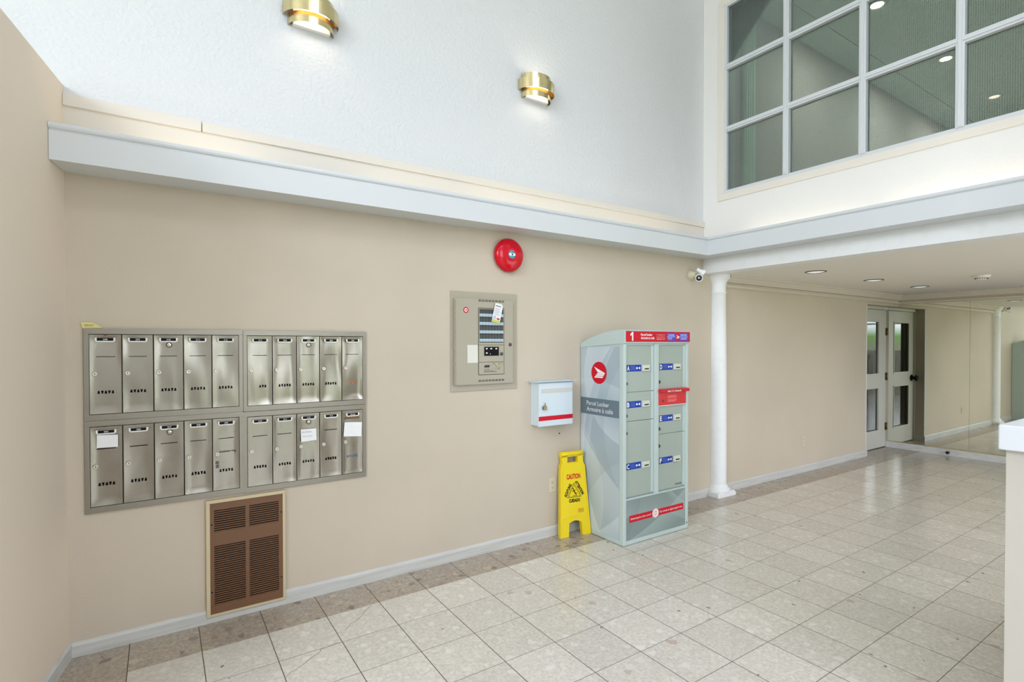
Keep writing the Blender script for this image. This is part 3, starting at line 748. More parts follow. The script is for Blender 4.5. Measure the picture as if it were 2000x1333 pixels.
# ------------------------------------------------------------------ mailboxes
def warped_panel(b, x0, x1, z0, z1, yf, amp, seed, nx=10, nz=26):
    V = []
    for j in range(nz + 1):
        row = []
        for i in range(nx + 1):
            u, v = i / nx, j / nz
            x, z = x0 + (x1 - x0) * u, z0 + (z1 - z0) * v
            w_ = min(1, 6 * u, 6 * (1 - u), 14 * v, 14 * (1 - v))
            d = amp * w_ * (-0.62 + noise.noise(Vector((x * 11, z * 4, seed))) + 0.25 * noise.noise(Vector((x * 20, z * 8, seed + 3))))
            row.append(b.bm.verts.new((x, yf - d, z)))
        V.append(row)
    for j in range(nz):
        for i in range(nx):
            f = b.bm.faces.new((V[j][i], V[j][i + 1], V[j + 1][i + 1], V[j + 1][i])); f.material_index = b.mi; f.smooth = True
def mailbox_bank(x0, z0, nums, label, master, vent_tint=None, no_slot=()):
    W_, H_ = 0.707, 0.462
    t = thing('mailbox_bank', label, 'mailboxes', (x0 + W_ / 2, 0, z0), 'steel mailbox banks on the wall')
    dx, dz0, dz1 = x0 + 0.0205, z0 + 0.030, z0 + 0.434
    dw = (W_ - 0.041) / 5
    b = B([M_STEELF, M_DARK])
    b.box(x0, x0 + W_, -0.012, 0, z0, dz0, 0.0012); b.box(x0, x0 + W_, -0.012, 0, dz1, z0 + H_, 0.0012)
    b.box(x0, dx, -0.012, 0, dz0, dz1, 0.0012); b.box(x0 + W_ - 0.0205, x0 + W_, -0.012, 0, dz0, dz1, 0.0012)
    b.mi = 1; b.box(dx, x0 + W_ - 0.0205, -0.003, 0, dz0, dz1)
    b.done('frame', t)
    for k in range(5):
        a0, a1 = dx + k * dw + 0.0022, dx + (k + 1) * dw - 0.0022
        cxx = (a0 + a1) / 2; yf = -0.0115
        b = B([M_STEEL, M_CHROME])
        warped_panel(b, a0, a1, dz0 + 0.003, dz1 - 0.003, yf, 0.0045, x0 * 3.1 + z0 * 7 + k * 1.7)
        b.box(a0, a1, yf + 0.0068, -0.003, dz0 + 0.003, dz1 - 0.003)
        b.box(a0, a0 + 0.0025, yf - 0.0012, yf + 0.005, dz0 + 0.003, dz1 - 0.003)
        d = b.done('door', t, weld=False)
        zp = dz1 - 0.028
        b = B([M_WHITEP, M_BLACK, M_WHITEV])      # number plate holder
        b.prism([(cxx + x, yf - 0.001, zp + z) for x, z in ((-0.041, 0.010), (-0.041, -0.004), (-0.037, -0.010), (-0.031, -0.012), (0.031, -0.012), (0.037, -0.010), (0.041, -0.004), (0.041, 0.010), (0.034, 0.010), (0.034, 0.0085), (-0.034, 0.0085), (-0.034, 0.010))], (0, -0.009, 0))
        b.mi = 1; b.box(cxx - 0.033, cxx + 0.033, yf - 0.0108, yf - 0.0098, zp - 0.006, zp + 0.0082)
        b.mi = 2; tw = 0.018 if len(nums[k]) < 4 else 0.030
        b.text(nums[k], (cxx - tw / 2, yf - 0.0108, zp - 0.0030), WR, WU, w=tw, h=0.0080)
        b.done('number_plate', d)
        if k not in no_slot:
            b = B(M_DARK); zs_ = dz1 - 0.114; b.box(cxx - 0.038, cxx + 0.038, yf - 0.001, yf + 0.006, zs_ - 0.0014, zs_ + 0.0014); b.done('name_slot', d)
        b = B([M_CHROME, M_BLACK]); lx, lz = a0 + 0.021, dz1 - 0.200
        b.lathe([(0.0112, 0), (0.0108, 0.003), (0.0095, 0.0045), (0.0080, 0.0042), (0, 0.0044)], (lx, yf - 0.0005, lz), (0, -1, 0), 20)
        b.mi = 1; b.box(lx - 0.001, lx + 0.001, yf - 0.0064, yf - 0.005, lz - 0.0045, lz + 0.0015); b.cyl((lx, yf - 0.005, lz + 0.002), (lx, yf - 0.0064, lz + 0.002), 0.0022, seg=8)
        b.done('lock', d)
        bv = vent_tint if (vent_tint and k == 4) else M_DARK
        b = B(bv); zt = dz1 - 0.292
        for q in range(5):
            c_ = cxx - 0.0285 + q * 0.01425; s_ = 1 if q % 2 == 0 else -1
            b.prism([(c_ - 0.0054, yf - 0.0003, zt - 0.0075 * s_), (c_ + 0.0054, yf - 0.0003, zt - 0.0075 * s_), (c_ + 0.0022, yf - 0.0003, zt + 0.0075 * s_), (c_ - 0.0022, yf - 0.0003, zt + 0.0075 * s_)], (0, 0.006, 0))
        b.done('vent_holes', d)
        if nums[k] == '309':
            b = B(principled('tape_residue', rgb(104, 98, 88), 0.7)); yr = yf - 0.0028
            for xa, xb, za, zb in ((0.030, 0.062, 0.212, 0.220), (0.064, 0.084, 0.213, 0.220), (0.090, 0.108, 0.214, 0.219), (0.012, 0.028, 0.150, 0.166), (0.013, 0.029, 0.128, 0.146), (0.106, 0.112, 0.206, 0.220)):
                b.box(a0 + xa, a0 + xb, yr, yf + 0.002, dz0 + za, dz0 + zb)
            b.done('tape_residue', d)
        if k == master:
            b = B([M_LOCKD, M_CHROME, M_BLACK]); zz = dz1 - 0.055
            b.lathe([(0.014, 0), (0.014, 0.004), (0.010, 0.0055), (0.010, 0.005)], (cxx + 0.002, yf - 0.001, zz), (0, -1, 0), 20); b.mi = 1
            b.lathe([(0.010, 0.005), (0.006, 0.007), (0, 0.007)], (cxx + 0.002, yf - 0.001, zz), (0, -1, 0), 20)
            b.mi = 2; b.cyl((cxx + 0.002, yf - 0.0075, zz), (cxx + 0.002, yf - 0.0085, zz), 0.0024, seg=8); b.done('master_lock', d)
    return t
M_COPPER = principled('copper_glint', rgb(176, 120, 84), 0.4)  # coppery glint in the last vent holes put into their colour
M_BLUEG = principled('blue_grey_vent', rgb(92, 104, 122), 0.5)  # plain blue-grey tint for the last vent holes
mailbox_bank(-1.090, 1.160, ('208', '209', '210', '211', '212'), 'steel mailbox bank at upper left with yellow tape on its corner', 2)
mailbox_bank(-0.382, 1.158, ('213', '301', '302', '303', '304'), 'steel mailbox bank at upper right, copper-coloured vent holes on its last door', 2, M_COPPER)
mailbox_bank(-1.090, 0.697, ('305', '306', '307', '308', '309'), 'steel mailbox bank at lower left with a taped blank note on its first door', 2)
mailbox_bank(-0.384, 0.693, ('310', '311', '312', '314', 'Strata'), 'steel mailbox bank at lower right with two white notes', 2, M_BLUEG, no_slot=(2, 4))

def paper(name, label, pts, yb, mat, lines=(), curl=0.002, cat='note', group=None):
    """a sheet stuck on the wall plane: pts tl, tr, br, bl as (x, z)"""
    (ax, az), (bx, bz), (cx_, cz_), (dx_, dz_) = pts
    t = thing(name, label, cat, (dx_, yb, dz_), group)
    b = B([mat, M_INK]); n = 8; g = []
    for j in range(n + 1):
        r = []
        for i in range(n + 1):
            u, v = i / n, j / n
            x = (ax * (1 - u) + bx * u) * (1 - v) + (dx_ * (1 - u) + cx_ * u) * v
            z = (az * (1 - u) + bz * u) * (1 - v) + (dz_ * (1 - u) + cz_ * u) * v
            y = yb - 0.0012 - curl * (abs(2 * u - 1) ** 3) * (0.4 + v)
            r.append((b.bm.verts.new((x, y, z)), b.bm.verts.new((x, y + 0.0003, z))))
        g.append(r)
    for j in range(n):
        for i in range(n):
            for s_, q in ((0, 1), (1, -1)):
                vs = [g[j][i][s_], g[j][i + 1][s_], g[j + 1][i + 1][s_], g[j + 1][i][s_]][::q]
                f = b.bm.faces.new(vs); f.smooth = True
    b.done('sheet', t, weld=False)
    if lines:
        b = B(lines[0])
        for (txt, x, z, w_, h_) in lines[1:]: b.text(txt, (x, yb - 0.0035 - curl * 0.5, z), WR, WU, w=w_, h=h_)
        b.done('handwriting', t)
    return t
paper('paper_note', 'white note taped on the first lower mailbox door', [(-1.040, 1.089), (-0.955, 1.085), (-0.955, 1.023), (-1.041, 1.025)], -0.018, M_PAPER, curl=0.001, group='notes taped to the mailboxes')
paper('paper_note', 'white handwritten note on the lower mailbox door numbered 312', [(-0.075, 1.030), (0.014, 1.030), (0.016, 0.959), (-0.073, 0.955)], -0.0135, M_PAPER,
      (M_INK, ('No Flyers', -0.068, 1.005, 0.055, 0.014), ('No Junk Mail', -0.062, 0.982, 0.052, 0.010)), curl=0.001, group='notes taped to the mailboxes')
paper('paper_note', 'pale folded sheet on the last lower mailbox door', [(0.186, 1.053), (0.296, 1.045), (0.290, 0.955), (0.178, 0.964)], -0.0135, M_PAPER, curl=0.003, group='notes taped to the mailboxes')
paper('name_sticker', 'narrow brown sticker under the number plate of the last lower mailbox', [(0.191, 1.083), (0.280, 1.083), (0.280, 1.069), (0.191, 1.069)], -0.0125, M_BROWN, curl=0.0, cat='sticker')
tt_ = thing('red_sticker', 'tiny torn red sticker above the number plate of mailbox 208', 'sticker', (-1.003, -0.012, 1.586))
b = B(M_REDV); b.prism([(-1.012, -0.0125, 1.590), (-1.008, -0.0125, 1.583), (-0.998, -0.0125, 1.584), (-0.993, -0.0125, 1.589), (-1.004, -0.0125, 1.587)], (0, -0.0008, 0)); b.done('sticker_sheet', tt_)
t_ = paper('masking_tape', 'strip of yellow masking tape on top of the mailbox corner', [(-1.100, 1.652), (-1.052, 1.652), (-1.012, 1.624), (-1.093, 1.622)], -0.006, M_YPAPER,
      (M_PEN, ('NO FLY', -1.084, 1.633, 0.036, 0.008)), curl=0.0, cat='tape')

# ------------------------------------------------------------------ wall heater grille
t = thing('wall_heater', 'brown louvred wall heater with cream frame under the mailboxes', 'heater', (-0.368, 0, 0.036))
hx0, hx1, hz0, hz1 = -0.572, -0.166, 0.036, 0.681
b = B(M_CREAM)
for args in ((hx0, hx1, hz0, hz0 + 0.012), (hx0, hx1, hz1 - 0.018, hz1), (hx0, hx0 + 0.019, hz0 + 0.012, hz1 - 0.018), (hx1 - 0.014, hx1, hz0 + 0.012, hz1 - 0.018)):
    b.box(args[0], args[1], -0.024, 0, args[2], args[3], 0.002)
b.done('frame', t)
gx = [(-0.533, -0.377), (-0.357, -0.201)]; gz = [(0.094, 0.423), (0.500, 0.622)]
ix0, ix1, iz0, iz1 = hx0 + 0.019, hx1 - 0.014, hz0 + 0.012, hz1 - 0.018
b = B([M_BROWN, M_BROWND]); ya, yb_ = -0.019, -0.012
b.box(ix0, ix1, ya, yb_, iz0, gz[0][0]); b.box(ix0, ix1, ya, yb_, gz[0][1], gz[1][0]); b.box(ix0, ix1, ya, yb_, gz[1][1], iz1)
for za, zb in gz:
    b.box(ix0, gx[0][0], ya, yb_, za, zb); b.box(gx[0][1], gx[1][0], ya, yb_, za, zb); b.box(gx[1][1], ix1, ya, yb_, za, zb)
b.mi = 1; b.box(ix0, ix1, -0.004, -0.001, iz0, iz1)
b.done('faceplate', t)
for ga, gb in gx:
    for za, zb in gz:
        b = B(M_BROWN); n = round((zb - za) / 0.0122)
        p_ = (zb - za) / n
        for k in range(n):
            z = za + p_ * k
            b.prism([(ga, ya + 0.001, z + p_ * 0.08), (ga, ya + 0.001, z + p_ * 0.50), (ga, yb_ + 0.002, z + p_ * 0.50), (ga, yb_ + 0.002, z + p_ * 0.30)], (gb - ga, 0, 0))
        b.done('louvre', t)
for x, z in ((-0.545, 0.545), (-0.545, 0.17), (-0.188, 0.555), (-0.188, 0.17)):
    b = B(M_BLACK); b.cyl((x, ya, z), (x, ya - 0.002, z), 0.004, seg=10); b.done('screw', t)

# ------------------------------------------------------------------ fire alarm panel
t = thing('fire_alarm_panel', 'beige fire alarm control panel recessed in the wall', 'alarm panel', (1.214, 0, 1.203))
b = B(M_PANEL); b.box(0.932, 1.495, -0.008, 0, 1.203, 1.920, 0.002); b.done('surround', t)
b = B(M_PANEL); b.box(0.955, 1.447, -0.030, -0.008, 1.250, 1.868, 0.002); d = b.done('door', t)
b = B(M_PANEL); 
for k in range(48): b.cyl((0.955, -0.031, 1.255 + k * 0.0126), (0.955, -0.031, 1.255 + k * 0.0126 + 0.010), 0.0045, seg=8)
b.done('hinge', t)
b = B(M_PANELD)
for zc in (1.858, 1.275):
    for k in range(8):
        for q in (-0.004, 0.004): b.box(1.147 + k * 0.0282, 1.147 + k * 0.0282 + 0.021, -0.0315, -0.029, zc + q - 0.0022, zc + q + 0.0022)
b.done('vent_slots', d)
b = B([M_PANEL, M_PANELD])     # raised subpanel with dark edge
b.mi = 1; b.box(1.144, 1.367, -0.0310, -0.029, 1.317, 1.806)
b.mi = 0; b.box(1.148, 1.363, -0.0325, -0.029, 1.321, 1.408); b.box(1.148, 1.363, -0.0325, -0.029, 1.411, 1.534); b.box(1.148, 1.363, -0.0325, -0.029, 1.537, 1.802)
b.done('inner_panel', d)
b = B([M_LED, M_LBL, M_PANELD])
for r in range(4):
    zt = 1.797 - r * 0.0610
    b.mi = 2; b.box(1.153, 1.358, -0.0335, -0.032, zt - 0.061, zt)
    for k in range(8):
        x = 1.1545 + k * 0.0255
        b.mi = 0; b.box(x, x + 0.0235, -0.0350, -0.033, zt - 0.031, zt - 0.002, 0.0008)
        b.mi = 1; b.box(x, x + 0.0245, -0.0345, -0.033, zt - 0.055, zt - 0.033)
b.done('zone_indicators', d)
b = B([M_BLACK, M_WHITEP]); b.box(1.192, 1.318, -0.034, -0.032, 1.456, 1.522)
b.mi = 1
for x, z in ((1.206, 1.504), (1.244, 1.504), (1.288, 1.504), (1.206, 1.472)): b.box(x, x + 0.014, -0.0352, -0.0335, z, z + 0.009)
b.cyl((1.244, -0.0335, 1.470), (1.244, -0.0355, 1.470), 0.003, seg=8)
b.done('control_keypad', d)
for x, z, yb_ in ((1.420, 1.538, -0.030), (1.341, 1.469, -0.0325)):
    b = B([M_LOCKD, M_BLACK]); b.lathe([(0.013, 0), (0.013, 0.004), (0.010, 0.005), (0, 0.005)], (x, yb_, z), (0, -1, 0), 18); b.mi = 1; b.box(x - 0.001, x + 0.001, yb_ - 0.006, yb_ - 0.0045, z - 0.006, z + 0.006); b.done('lock', d)
b = B(M_PANELD); b.prism([(1.190, -0.0325, 1.371), (1.236, -0.0325, 1.371), (1.240, -0.0325, 1.388), (1.198, -0.0325, 1.388)], (0, -0.0006, 0))
for z, w_ in ((1.357, 0.05), (1.345, 0.085), (1.338, 0.11)): b.box(1.190, 1.190 + w_, -0.0331, -0.032, z - 0.0014, z + 0.0014)
b.box(1.152, 1.185, -0.0331, -0.032, 1.4085, 1.4100)
b.done('printed_marking', d)
b = B(principled('worn_sticker', rgb(150, 144, 120), 0.7, var=(60, rgb(186, 180, 158), 0.4, 0.6))); b.box(1.261, 1.356, -0.0332, -0.032, 1.350, 1.404); b.done('worn_sticker', d)
b = B([M_REDV, M_WHITEV]); b.cyl((1.043, -0.030, 1.785), (1.043, -0.0312, 1.785), 0.021, seg=28); b.mi = 1; b.cyl((1.043, -0.0312, 1.785), (1.043, -0.0318, 1.785), 0.013, seg=24)
b.mi = 0; b.box(1.037, 1.049, -0.0324, -0.0317, 1.780, 1.790); b.done('round_emblem', d)
paper('paper_card', 'pale blank card taped to the fire alarm panel door', [(1.052, 1.536), (1.139, 1.536), (1.141, 1.407), (1.053, 1.407)], -0.030, M_PAPERO, curl=0.001, cat='note')
tt = thing('service_tag', 'white and yellow service tag hanging tilted from the fire alarm panel', 'tag', (1.30, -0.037, 1.70))
Rv = Vector((0.975, 0, -0.185)).normalized(); Uv = Vector((0.215, 0, 0.977)).normalized()
O = Vector((1.250, -0.040, 1.707))
def tagbox(b, u0, u1, v0, v1, off=0.0):
    b.prism([O + Rv * u + Uv * v + Vector((0, -off, 0)) for u, v in ((u0, v0), (u1, v0), (u1, v1), (u0, v1))], (0, -0.0006, 0))
b = B([M_PAPER, principled('tag_yellow', rgb(206, 206, 96), 0.7), M_INK, M_REDV, M_PEN])
b.prism([O + Rv * u + Uv * v for u, v in ((0, 0), (0.072, 0), (0.072, 0.132), (0.060, 0.144), (0.004, 0.144))], (0, -0.0006, 0))
b.mi = 1; tagbox(b, 0.001, 0.071, 0.001, 0.020, 0.0006)
b.mi = 4; tagbox(b, 0.010, 0.058, 0.121, 0.126, 0.0006)
b.mi = 2
for k in range(7): tagbox(b, 0.012, 0.060 - 0.006 * (k % 3), 0.056 + k * 0.008, 0.0585 + k * 0.008, 0.0006)
for k in range(3): tagbox(b, 0.008, 0.030, 0.024 + k * 0.009, 0.029 + k * 0.009, 0.0006)
b.mi = 3; tagbox(b, 0.040, 0.064, 0.024, 0.036, 0.0006)
b.mi = 1; tagbox(b, 0.012, 0.056, 0.007, 0.014, 0.0012)
b.done('tag_card', tt)

# ------------------------------------------------------------------ alarm bell
t = thing('alarm_bell', 'round red fire alarm bell on the wall above the alarm panel', 'alarm bell', (1.412, 0, 2.208))
c_ = (1.412, 0, 2.208)
b = B(principled('bell_back', rgb(120, 40, 34), 0.5)); b.cyl((1.412, 0, 2.208), (1.412, -0.02, 2.208), 0.085, seg=32); b.done('back_box', t)
b = B(M_RED); b.lathe([(0.118, 0.012), (0.125, 0.016), (0.1265, 0.026), (0.122, 0.040), (0.112, 0.052), (0.095, 0.060), (0.060, 0.068), (0.034, 0.071), (0.030, 0.069), (0, 0.069)], c_, (0, -1, 0), 56); b.done('gong', t)
b = B([M_TEAL, M_WHITEV, M_BLACK]); b.lathe([(0, 0.0725), (0.028, 0.0725), (0.030, 0.0700)], c_, (0, -1, 0), 32)
b.mi = 1; b.box(c_[0] - 0.027, c_[0] + 0.027, -0.0735, -0.072, 2.208 - 0.009, 2.208 + 0.009); b.mi = 2; b.cyl((c_[0], -0.072, 2.208), (c_[0], -0.076, 2.208), 0.006, seg=12)
b.done('centre_badge', t)

# ------------------------------------------------------------------ white drop box with padlock
t = thing('drop_box', 'white metal drop box with red stripe on the wall', 'mailbox', (1.79, 0, 0.905))
b = B(M_BOXW); b.box(1.632, 1.958, -0.100, 0, 0.912, 1.243, 0.003); b.done('body', t)
b = B([M_BOXW, M_BOXW]); b.box(1.628, 1.962, -0.112, -0.100, 0.908, 1.240, 0.003); 
b.done('front_door', t)
b = B(M_REDV); b.box(1.6275, 1.9625, -0.1130, -0.1115, 0.952, 0.986); b.done('red_stripe', t)
b = B(M_BOXW); b.box(1.606, 1.985, -0.135, 0, 1.252, 1.257, 0.001)
b.prism([(1.612, -0.13, 1.2525), (1.612, -0.10, 1.243), (1.612, -0.005, 1.243), (1.612, -0.005, 1.2525)], (0.36, 0, 0)); b.done('lid', t)
b = B([principled('label_tape', rgb(202, 202, 194), 0.5), M_WHITEV]); b.box(1.652, 1.958, -0.1132, -0.1115, 1.164, 1.196); b.mi = 1; b.mats[1] = principled('label_emboss', rgb(216, 216, 210), 0.5); b.text('STRATA COUNCIL', (1.672, -0.1133, 1.170), WR, WU, w=0.27, h=0.020); b.done('label_tape', t)
b = B(M_BOXW); b.box(1.662, 1.668, -0.122, -0.110, 1.070, 1.090); b.done('hasp', t)
t = thing('padlock', 'small brass padlock hanging on the white drop box', 'padlock', (1.676, -0.122, 1.038))
b = B(M_LOCKD if False else principled('padlock_brass', rgb(150, 128, 96), 0.35, 1.0)); b.box(1.659, 1.693, -0.130, -0.114, 1.038, 1.062, 0.003); b.done('body', t)
b = B(M_CHROME); b.tube([(1.668, -0.122, 1.060), (1.668, -0.122, 1.082)] + [(1.676 - 0.008 * math.cos(a), -0.122, 1.084 + 0.008 * math.sin(a)) for a in [math.pi * k / 8 for k in range(9)]] + [(1.684, -0.122, 1.060)], 0.0025, 8); b.done('shackle', t)
t = thing('wall_plug', 'dark screw hole plug in the wall below the white drop box', 'screw', (1.917, 0, 0.817))
b = B(M_BLACK); b.lathe([(0.006, 0), (0.0055, 0.002), (0, 0.003)], (1.917, 0, 0.817), (0, -1, 0), 12); b.done('plug_head', t)

# ------------------------------------------------------------------ outlets
def outlet(xc, zc, label, w_=0.070, h_=0.115):
    t = thing('wall_outlet', label, 'outlet', (xc, 0, zc), 'cream duplex outlets')
    b = B(M_MARBLE); b.box(xc - w_ / 2, xc + w_ / 2, -0.006, 0, zc - h_ / 2, zc + h_ / 2, 0.002); b.done('cover_plate', t)
    for s_ in (-1, 1):
        zz = zc + s_ * 0.021
        b = B([M_MARBLE, M_BLACK]); b.box(xc - 0.016, xc + 0.016, -0.009, -0.005, zz - 0.015, zz + 0.015, 0.004); b.mi = 1
        b.box(xc - 0.008, xc - 0.0055, -0.0098, -0.0085, zz - 0.002, zz + 0.008); b.box(xc + 0.0055, xc + 0.008, -0.0098, -0.0085, zz - 0.002, zz + 0.007); b.cyl((xc, -0.0085, zz - 0.008), (xc, -0.0098, zz - 0.008), 0.0025, seg=8)
        b.done('socket', t)
outlet(1.842, 0.411, 'cream duplex outlet left of the yellow caution sign')
outlet(5.650, 0.378, 'cream duplex outlet on the lobby wall right of the column')

# ------------------------------------------------------------------ caution sign (folded, leaning on the wall)
t = thing('caution_sign', 'folded yellow caution floor sign leaning against the wall by the locker', 'floor sign', (1.996, -0.100, 0.0))
ORG['caution_sign'] = Vector((0, 0, 0))
t.rotation_euler = (math.radians(-5.2), 0, math.radians(-9.0))
t.location = (1.996, -0.104, 0.0)
def outline(zlist): pass
def sign_half(L, R_, zz): return (L, zz), (R_, zz)
def panel(name, y0, y1, mat):
    # body outline with handle hole and leg notch, made of strips; local x centred, z up
    b = B(mat)
    Hh = 0.672; wb, wt = 0.142, 0.112
    def hw(z): return wb + (wt - wb) * min(1, z / 0.56)
    rows = [(0.0, None), (0.02, None), (0.085, None), (0.100, None), (0.125, 'arch'), (0.56, None), (0.585, 'hole0'), (0.640, 'hole1'), (0.672, None)]
    th = y1 - y0
    def quad(xa, xb, za, zb, xa2=None, xb2=None):
        xa2 = xa if xa2 is None else xa2; xb2 = xb if xb2 is None else xb2
        b.prism([(xa, y0, za), (xb, y0, za), (xb2, y0, zb), (xa2, y0, zb)], (0, th, 0))
    # legs
    quad(-hw(0), -0.065, 0.0, 0.105, -hw(0.105), -0.057); quad(0.065, hw(0), 0.0, 0.105, 0.057, hw(0.105))
    # arch
    N = 12
    for k in range(N):
        xa = -0.057 + 0.114 * k / N; xb = -0.057 + 0.114 * (k + 1) / N
        za = 0.105 + 0.018 * math.sin(math.pi * k / N); zb = 0.105 + 0.018 * math.sin(math.pi * (k + 1) / N)
        b.prism([(xa, y0, za), (xb, y0, zb), (xb, y0, 0.135), (xa, y0, 0.135)], (0, th, 0))
    quad(-hw(0.105), -0.057, 0.105, 0.135, -hw(0.135), -0.057); quad(0.057, hw(0.105), 0.105, 0.135, 0.057, hw(0.135))
    quad(-hw(0.135), hw(0.135), 0.135, 0.555, -hw(0.555), hw(0.555))
    quad(-hw(0.555), hw(0.555), 0.555, 0.585, -0.098, 0.098)
    quad(-0.098, -0.048, 0.585, 0.640, -0.100, -0.048); quad(0.048, 0.098, 0.585, 0.640, 0.048, 0.100)
    b.prism([(-0.106, y0, 0.632), (0.106, y0, 0.632), (0.108, y0, 0.655), (0.098, y0, 0.672), (-0.098, y0, 0.672), (-0.108, y0, 0.655)], (0, th, 0))
    return b
b = panel('x', -0.014, 0.0, M_YELLOW); b.mats = [M_YELLOW]
# raised face panel and grip bar, side rails
b.prism([(-0.118, -0.016, 0.150), (0.118, -0.016, 0.150), (0.094, -0.016, 0.545), (-0.094, -0.016, 0.545)], (0, 0.003, 0))
for s_ in (-1, 1):
    b.prism([(s_ * 0.138, -0.020, 0.03), (s_ * 0.126, -0.020, 0.03), (s_ * 0.098, -0.020, 0.56), (s_ * 0.110, -0.020, 0.56)], (0, 0.008, 0))
b.tube([(-0.10, -0.012, 0.650), (-0.05, -0.016, 0.655), (0.05, -0.016, 0.655), (0.10, -0.012, 0.650)], 0.013, 12)
N = 14
for k in range(N):
    xa = -0.112 + 0.224 * k / N; xb = -0.112 + 0.224 * (k + 1) / N
    za = 0.140 + 0.022 * math.sin(math.pi * k / N); zb = 0.140 + 0.022 * math.sin(math.pi * (k + 1) / N)
    b.prism([(xa, -0.018, za), (xb, -0.018, zb), (xb, -0.018, zb + 0.006), (xa, -0.018, za + 0.006)], (0, 0.005, 0))
b.done('front_panel', t)
b = panel('x', 0.008, 0.022, M_YELLOW); b.done('rear_panel', t)
b = B(M_YELLOW); b.cyl((-0.098, 0.004, 0.655), (0.098, 0.004, 0.655), 0.010, seg=12); b.done('hinge', t)
yt = -0.0165
b = B([M_YRED, M_BLACK, M_YLOGO])
b.text('CAUTION', (-0.065, yt, 0.452), WR, WU, w=0.130, h=0.042, bold=0.045)
b.mi = 1
b.text('CUIDADO', (-0.052, yt, 0.268), WR, WU, w=0.104, h=0.028, bold=0.05)
def tri(b, r_out, r_in, cz):
    def P(r, k):
        a = math.pi / 2 + k * 2 * math.pi / 3; return Vector((r * math.cos(a), yt - 0.0006, cz + r * math.sin(a)))
    for k in range(3):
        b.face([P(r_out, k), P(r_out, k + 1), P(r_in, k + 1), P(r_in, k)])
tri(b, 0.078, 0.072, 0.345); tri(b, 0.064, 0.060, 0.345)
al = math.radians(60)
RL = Vector((math.cos(al), 0, math.sin(al))); UL = Vector((-math.sin(al), 0, math.cos(al)))
O1 = Vector((-0.071, yt, 0.3045)) + UL * 0.005
b.text('ACHTUNG', O1 + RL * 0.004, RL, UL, w=0.112, h=0.027, bold=0.05)
RR = Vector((math.cos(-al), 0, math.sin(-al))); UR = Vector((math.sin(al), 0, math.cos(al)))
O2 = Vector((0.003, yt, 0.426)) + UR * 0.004
b.text('ATTENTION', O2 + RR * 0.002, RR, UR, w=0.128, h=0.027, bold=0.05)
# falling figure
def stroke(p, q, w_):
    p = Vector((p[0], yt - 0.0007, p[1])); q = Vector((q[0], yt - 0.0007, q[1])); d = (q - p).normalized(); n_ = Vector((-d.z, 0, d.x)) * w_
    b.face([p - n_, q - n_, q + n_, p + n_])
for p, q, w_ in (((-0.006, 0.368), (0.008, 0.340), 0.0045), ((0.008, 0.340), (0.026, 0.335), 0.0028), ((0.008, 0.338), (0.020, 0.322), 0.0028), ((-0.003, 0.362), (-0.020, 0.352), 0.0020), ((-0.003, 0.362), (0.014, 0.366), 0.0020), ((-0.014, 0.322), (0.026, 0.318), 0.0012)): stroke(p, q, w_)
b.face([Vector((-0.009 + 0.006 * math.cos(a), yt - 0.0007, 0.377 + 0.006 * math.sin(a))) for a in [2 * math.pi * k / 12 for k in range(12)]])
b.mi = 2; b.box(0.030, 0.082, yt - 0.0006, yt + 0.0002, 0.208, 0.2125); b.box(0.030, 0.082, yt - 0.0006, yt + 0.0002, 0.190, 0.1945); b.box(0.030, 0.034, yt - 0.0006, yt + 0.0002, 0.19, 0.2125); b.box(0.078, 0.082, yt - 0.0006, yt + 0.0002, 0.19, 0.2125)
b.box(0.038, 0.074, yt - 0.0006, yt + 0.0002, 0.198, 0.205); b.box(0.030, 0.080, yt - 0.0006, yt + 0.0002, 0.182, 0.186)
b.done('lettering', t)

# ------------------------------------------------------------------ parcel locker
LX0, LX1, LY0, LY1 = 2.140, 2.898, -0.495, -0.006
t = thing('parcel_locker', 'tall grey-green parcel locker with red header and six lettered doors', 'parcel locker', ((LX0 + LX1) / 2, -0.25, 0))
b = B(M_LOCKER)
b.box(LX0 + 0.004, LX1 - 0.004, LY0 + 0.03, LY1, 0.002, 1.548)                       # carcass
b.box(LX0 + 0.030, LX1 - 0.030, LY0 + 0.002, LY0 + 0.045, 0.004, 0.036, 0.003); b.box(LX0 + 0.001, LX0 + 0.03, LY0 + 0.04, LY1 - 0.001, 0.004, 0.036, 0.003); b.box(LX1 - 0.03, LX1 - 0.001, LY0 + 0.04, LY1 - 0.001, 0.004, 0.036, 0.003)
for x in (LX0, LX1 - 0.034): b.box(x, x + 0.034, LY0, LY0 + 0.048, 0.002, 1.548, 0.012, seg=4)   # rounded corner posts
b.box(LX0 + 0.030, LX1 - 0.030, LY0 + 0.004, LY0 + 0.040, 0.344, 0.357, 0.003)
b.box(2.485, 2.533, LY0 + 0.002, LY0 + 0.04, 0.352, 1.546, 0.004)
b.box(LX0 + 0.030, LX1 - 0.030, LY0 + 0.008, LY0 + 0.040, 1.533, 1.548)
b.done('cabinet_frame', t)
